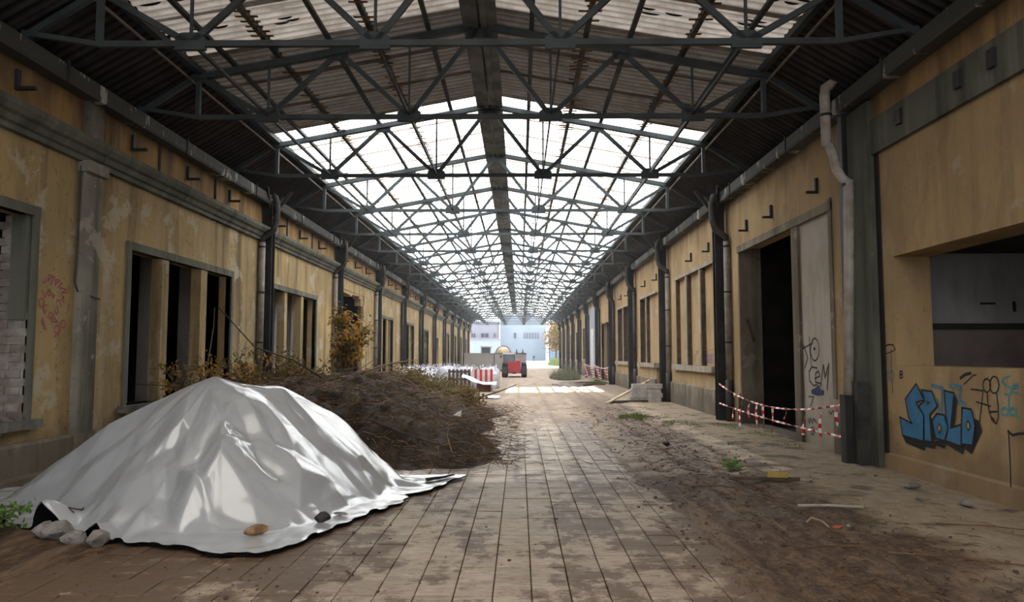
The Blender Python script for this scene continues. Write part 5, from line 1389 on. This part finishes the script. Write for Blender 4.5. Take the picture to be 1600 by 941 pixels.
# ------------------------------------------------------------------ graffiti: sprayed lines and fields on the walls
GRAF = {
 'spolo': [('F','black',0,[(9.86,0.549),(9.772,0.453),(9.335,0.411),(9.314,0.465),(9.103,0.46),(9.076,0.509),(8.894,0.493),(8.857,0.549),(8.531,0.471),(8.501,0.54),(8.367,0.499),(8.163,0.772),(8.203,0.88),(8.279,0.898),(8.275,0.82),(8.34,0.598),(8.555,0.563),(8.887,0.586),(9.339,0.529)]),('F','black',0,[(8.647,1.16),(8.594,1.076),(8.677,0.757),(8.743,0.751)]),('F','black',0,[(9.179,0.867),(9.124,0.806),(9.07,0.595),(9.156,0.539)]),('F','blue',0,[(9.462,1.235),(9.288,1.04),(9.48,1.001),(9.433,0.949),(9.314,0.856),(9.339,0.525),(9.847,0.544),(9.899,0.781),(9.592,0.723),(9.679,0.799),(9.742,1.026)]),('F','blue',0,[(9.341,1.165),(9.11,1.156),(9.005,0.985),(9.179,0.867),(9.156,0.539),(9.326,0.533),(9.314,0.856),(9.42,0.957),(9.276,1.034)]),('F','blue',0,[(9.024,0.893),(8.864,0.892),(8.798,0.745),(8.888,0.583),(9.07,0.595),(9.124,0.806)]),('F','blue',0,[(8.843,1.182),(8.647,1.16),(8.743,0.751),(8.537,0.808),(8.555,0.56),(8.854,0.587),(8.798,0.745),(8.831,0.895)]),('F','blue',0,[(8.502,1.001),(8.33,0.995),(8.275,0.82),(8.34,0.598),(8.543,0.586),(8.525,0.821)]),('S','black',0.022,[(9.462,1.235),(9.288,1.04),(9.48,1.001),(9.433,0.949),(9.314,0.856),(9.339,0.525),(9.847,0.544),(9.899,0.781),(9.592,0.723),(9.679,0.799),(9.742,1.026),(9.462,1.235)]),('S','black',0.022,[(9.341,1.165),(9.11,1.156),(9.005,0.985),(9.179,0.867),(9.156,0.539),(9.326,0.533),(9.314,0.856),(9.42,0.957),(9.276,1.034),(9.341,1.165)]),('S','black',0.022,[(9.024,0.893),(8.864,0.892),(8.798,0.745),(8.888,0.583),(9.07,0.595),(9.124,0.806),(9.024,0.893)]),('S','black',0.022,[(8.843,1.182),(8.647,1.16),(8.743,0.751),(8.537,0.808),(8.555,0.56),(8.854,0.587),(8.798,0.745),(8.831,0.895),(8.843,1.182)]),('S','black',0.022,[(8.502,1.001),(8.33,0.995),(8.275,0.82),(8.34,0.598),(8.543,0.586),(8.525,0.821),(8.502,1.001)]),('F','tan',0,[(8.975,0.78),(8.928,0.733),(8.983,0.669),(9.023,0.717)]),('S','black',0.014,[(8.975,0.78),(8.928,0.733),(8.983,0.669),(9.023,0.717),(8.975,0.78)]),('F','tan',0,[(8.4,0.869),(8.36,0.812),(8.398,0.754),(8.439,0.805)]),('S','black',0.014,[(8.4,0.869),(8.36,0.812),(8.398,0.754),(8.439,0.805),(8.4,0.869)]),('F','tan',0,[(9.215,1.031),(9.168,1.017),(9.219,0.991)]),('S','black',0.014,[(9.215,1.031),(9.168,1.017),(9.219,0.991),(9.215,1.031)])],
 'ghost': [('S','lblue',0.05,[(9.116,1.229),(8.897,1.205),(8.93,0.926)]),('S','lblue',0.05,[(8.727,1.245),(8.525,1.238),(8.569,1.077),(8.448,1.036)]),('S','lblue',0.03,[(9.0,1.064),(8.976,0.922)])],
 'seda': [('S','cyan',0.02,[(7.671,1.383),(7.758,1.358),(7.79,1.323),(7.746,1.291),(7.671,1.266),(7.654,1.228),(7.685,1.193),(7.762,1.194)]),('S','cyan',0.02,[(7.635,1.265),(7.539,1.274),(7.552,1.306),(7.61,1.302),(7.639,1.256),(7.617,1.215),(7.551,1.216)]),('S','cyan',0.02,[(7.695,1.181),(7.709,0.985)]),('S','cyan',0.02,[(7.714,1.018),(7.721,1.0),(7.738,0.985),(7.762,0.975),(7.788,0.973),(7.811,0.979),(7.827,0.992),(7.831,1.009),(7.824,1.027),(7.806,1.043),(7.782,1.052),(7.756,1.054),(7.733,1.048),(7.718,1.035),(7.714,1.018)]),('S','cyan',0.02,[(7.594,1.027),(7.601,1.01),(7.615,0.995),(7.636,0.985),(7.658,0.984),(7.678,0.99),(7.691,1.003),(7.695,1.02),(7.689,1.037),(7.673,1.052),(7.653,1.062),(7.63,1.063),(7.611,1.057),(7.598,1.044),(7.594,1.027)]),('S','cyan',0.02,[(7.594,1.055),(7.599,0.994),(7.559,0.959)])],
 'figure': [('S','black',0.018,[(8.334,1.218),(8.226,1.217),(8.121,1.211),(8.163,1.031),(8.202,0.886)]),('S','black',0.018,[(8.245,1.085),(8.003,1.052)]),('S','black',0.018,[(7.986,1.275),(7.995,1.243),(8.015,1.218),(8.042,1.202),(8.071,1.201),(8.096,1.214),(8.113,1.238),(8.117,1.27),(8.108,1.302),(8.088,1.328),(8.06,1.343),(8.031,1.344),(8.006,1.331),(7.99,1.306),(7.986,1.275)]),('S','black',0.018,[(7.847,1.286),(7.858,1.247),(7.881,1.215),(7.912,1.197),(7.946,1.195),(7.975,1.211),(7.994,1.241),(7.999,1.28),(7.988,1.32),(7.965,1.352),(7.933,1.371),(7.899,1.372),(7.87,1.355),(7.852,1.325),(7.847,1.286)]),('S','black',0.018,[(8.048,1.191),(8.046,1.098),(8.026,0.983),(7.987,0.905),(7.922,0.874),(7.88,0.943),(7.876,1.074),(7.893,1.199)]),('S','black',0.018,[(8.017,0.993),(7.881,1.006)]),('S','black',0.018,[(7.985,0.934),(7.95,0.908)])],
 'brush': [('S','black',0.035,[(8.524,1.337),(8.432,1.379),(8.33,1.397)]),('S','black',0.014,[(8.461,1.27),(8.282,1.377),(8.227,1.382)]),('S','black',0.02,[(9.799,1.365),(9.81,1.346),(9.834,1.338),(9.858,1.345),(9.866,1.363),(9.855,1.382),(9.831,1.39),(9.808,1.383),(9.799,1.365)]),('S','black',0.02,[(9.797,1.322),(9.81,1.304),(9.838,1.295),(9.865,1.302),(9.875,1.32),(9.862,1.338),(9.834,1.347),(9.807,1.34),(9.797,1.322)])],
 'corner': [('S','black',0.022,[(7.654,0.83),(7.652,0.704),(7.651,0.506),(7.66,0.265)]),('S','black',0.03,[(7.661,0.821),(7.591,0.789),(7.502,0.813),(7.335,0.836)])],
 'umbrella': [('S','black',0.02,[(10.378,1.623),(10.287,1.696),(10.16,1.744),(10.017,1.737),(9.966,1.67)]),('S','black',0.014,[(10.378,1.623),(10.17,1.623),(9.966,1.67)]),('S','lblue',0.016,[(10.167,1.652),(10.161,1.35)]),('S','black',0.012,[(10.079,1.675),(10.085,1.34),(10.075,1.09)]),('S','lblue',0.016,[(10.149,1.309),(10.158,1.278),(10.177,1.252),(10.204,1.237),(10.232,1.236),(10.257,1.249),(10.273,1.274),(10.277,1.306),(10.268,1.338),(10.248,1.364),(10.221,1.378),(10.193,1.379),(10.169,1.365),(10.153,1.341),(10.149,1.309)]),('S','lblue',0.016,[(10.016,1.318),(10.024,1.285),(10.043,1.258),(10.069,1.242),(10.097,1.241),(10.12,1.255),(10.136,1.281),(10.139,1.314),(10.131,1.348),(10.111,1.375),(10.085,1.391),(10.058,1.391),(10.034,1.377),(10.019,1.351),(10.016,1.318)])],
 'qio': [('S','ink',0.028,[(12.588,1.694),(12.612,1.611),(12.666,1.544),(12.742,1.506),(12.823,1.505),(12.894,1.543),(12.941,1.611),(12.953,1.697),(12.928,1.782),(12.871,1.85),(12.794,1.886),(12.713,1.884),(12.644,1.845),(12.599,1.777),(12.588,1.694)]),('S','ink',0.028,[(13.0,1.914),(12.979,1.666),(12.943,1.419)]),('S','ink',0.028,[(13.276,1.788),(13.083,1.548),(13.242,1.368)]),('S','ink',0.028,[(13.315,1.715),(12.875,1.804)]),('S','ink',0.028,[(12.694,1.378),(12.921,1.395),(13.046,1.31),(13.034,1.155),(12.869,1.07),(12.715,1.097)]),('S','ink',0.028,[(12.798,1.194),(12.585,1.245),(12.638,1.328),(12.761,1.286),(12.772,1.134),(12.55,1.121)]),('S','ink',0.028,[(12.567,1.082),(12.424,1.441),(12.369,1.222),(12.204,1.459),(12.299,1.035)]),('S','ink',0.028,[(12.752,1.71),(12.768,1.695),(12.798,1.695),(12.813,1.711),(12.796,1.727),(12.766,1.726),(12.752,1.71)]),('F','dblue',0,[(12.967,0.995),(12.795,1.033),(12.64,1.094),(12.572,1.022),(12.428,1.009),(12.47,0.93),(12.729,0.91),(12.957,0.928)]),('S','ink',0.02,[(13.102,0.874),(12.868,0.878),(13.037,0.693)]),('S','ink',0.02,[(13.146,0.5),(13.091,0.397),(13.027,0.51),(12.957,0.409),(12.911,0.505),(12.764,0.442)]),('S','ink',0.02,[(12.889,0.295),(12.915,0.245),(12.971,0.219),(13.025,0.233),(13.045,0.279),(13.018,0.329),(12.961,0.354),(12.908,0.34),(12.889,0.295)]),('S','ink',0.02,[(12.256,0.676),(12.176,0.639),(12.09,0.702),(12.005,0.666)])],
 'pink': [('S','pink',0.02,[(9.603,2.586),(9.635,2.545),(9.676,2.568),(9.665,2.618)]),('S','pink',0.02,[(9.721,2.579),(9.724,2.675),(9.816,2.66),(9.729,2.605)]),('S','pink',0.02,[(9.778,2.546),(9.846,2.663),(9.891,2.557)]),('S','pink',0.02,[(9.865,2.542),(9.9,2.629),(9.963,2.614),(9.894,2.57)]),('S','pink',0.02,[(9.928,2.521),(10.007,2.588),(10.03,2.57)]),('S','pink',0.02,[(9.991,2.527),(10.12,2.506),(10.017,2.451),(10.144,2.468)]),('S','pink',0.02,[(9.593,2.453),(9.668,2.358),(9.682,2.435)]),('S','pink',0.02,[(9.788,2.431),(9.782,2.41),(9.763,2.395),(9.738,2.393),(9.718,2.405),(9.709,2.425),(9.715,2.446),(9.733,2.461),(9.758,2.463),(9.779,2.452),(9.788,2.431)]),('S','pink',0.02,[(9.823,2.422),(9.837,2.371),(9.864,2.412)]),('S','pink',0.02,[(10.031,2.412),(10.075,2.39),(10.023,2.366),(10.075,2.324)]),('S','pink',0.02,[(10.021,2.254),(9.983,2.343),(9.921,2.345),(9.913,2.306)]),('S','pink',0.02,[(9.926,2.274),(9.953,2.185),(9.914,2.15),(9.879,2.206)]),('S','pink',0.02,[(9.653,2.294),(9.65,2.269),(9.638,2.248),(9.619,2.236),(9.598,2.235),(9.578,2.244),(9.563,2.263),(9.557,2.287),(9.56,2.311),(9.572,2.332),(9.59,2.344),(9.611,2.346),(9.632,2.336),(9.646,2.318),(9.653,2.294)]),('S','pink',0.02,[(9.739,2.249),(9.684,2.27),(9.64,2.204),(9.673,2.15),(9.708,2.209)]),('S','pink',0.02,[(9.735,2.109),(9.78,2.175),(9.863,2.147),(9.767,2.085)]),('S','pink',0.02,[(9.814,2.036),(9.865,2.115),(9.942,2.054),(9.86,2.051)]),('S','pink',0.02,[(10.128,2.03),(10.125,2.008),(10.111,1.99),(10.091,1.98),(10.067,1.979),(10.045,1.987),(10.029,2.004),(10.023,2.025),(10.026,2.047),(10.04,2.065),(10.06,2.076),(10.084,2.077),(10.105,2.068),(10.122,2.051),(10.128,2.03)]),('S','pink',0.02,[(10.016,1.947),(10.011,1.924),(9.994,1.905),(9.968,1.895),(9.938,1.894),(9.911,1.903),(9.892,1.92),(9.884,1.942),(9.889,1.965),(9.906,1.983),(9.931,1.994),(9.961,1.996),(9.988,1.987),(10.008,1.969),(10.016,1.947)]),('S','pink',0.02,[(10.001,1.953),(9.975,1.874),(9.885,1.846)]),('S','pink',0.02,[(10.188,2.305),(10.144,2.169)]),('S','pink',0.02,[(9.619,2.09),(9.718,1.937)]),('S','pink',0.02,[(9.608,2.052),(9.689,1.936)])],
 'purple': [('S','purple',0.04,[(20.629,1.621),(20.531,1.529),(20.639,1.489)]),('S','purple',0.04,[(20.421,1.608),(20.46,1.437)]),('S','purple',0.04,[(20.421,1.608),(20.222,1.53),(20.28,1.439)]),('S','purple',0.04,[(20.115,1.608),(19.82,1.582),(20.122,1.517),(19.83,1.455)]),('S','purple',0.04,[(20.621,1.383),(20.282,1.413),(19.835,1.391)]),('S','purple',0.04,[(20.685,1.581),(19.769,1.608)]),('S','purple',0.04,[(20.588,1.463),(19.779,1.481)]),('S','faded',0.03,[(22.335,1.766),(22.3,1.423)]),('S','faded',0.03,[(21.676,1.734),(21.391,1.691),(21.744,1.608),(21.7,1.414)]),('S','faded',0.03,[(22.093,1.722),(21.935,1.426)])],
}
def spray(key, items, x, s, parent, label):
    groups = {}
    lay = 0
    for kind, col, w, pts in items:
        mb = groups.setdefault(col, MB())
        lay += 1
        xo = x - s * (0.003 + 0.0004 * lay)
        if kind == 'F':
            v = [(xo, a, b_) for a, b_ in pts]
            mb.add(v, [tuple(range(len(v)))])
        else:
            P = [Vector(p) for p in pts]; n = len(P)
            for i in range(n - 1):
                d = P[i + 1] - P[i]
                if d.length < 1e-5: continue
                d.normalize(); nn = Vector((-d.y, d.x)) * w / 2; e = d * w * 0.35
                q = [P[i] - e + nn, P[i] - e - nn, P[i + 1] + e - nn, P[i + 1] + e + nn]
                mb.add([(xo - s * 0.0001 * (i % 5), a.x, a.y) for a in q], [(0, 1, 2, 3)])
    first = None
    for col, mb in groups.items():
        o = mb.build('graffiti', 'spray_' + col, parent)
        o['label'] = label
spray('spolo', GRAF['ghost'], XR, 1, wr, 'pale blue ghost strokes behind the blue letters')
spray('spolo', GRAF['spolo'], XR - 0.005, 1, wr, 'blue block letters SPOLO with black outline and shadow')
spray('seda', GRAF['seda'], XR, 1, wr, 'cyan handwriting Se da')
spray('figure', GRAF['figure'], XR, 1, wr, 'black looping spray figure')
spray('brush', GRAF['brush'], XR, 1, wr, 'short black spray strokes')
spray('corner', GRAF['corner'], XR - 0.05, 1, wr, 'black spray outline low on the wall')
spray('umbrella', GRAF['umbrella'], XR, 1, wr, 'black and blue umbrella-like tag')
spray('pink', GRAF['pink'], XL, -1, wl, 'faded pink scrawl beside the window')
spray('qio', GRAF['qio'], XR + 0.04, 1, wr, 'black tag letters on the white panel')
spray('purple', GRAF['purple'], XR + 0.12, 1, wr, 'purple scrawl on the walled-up window')
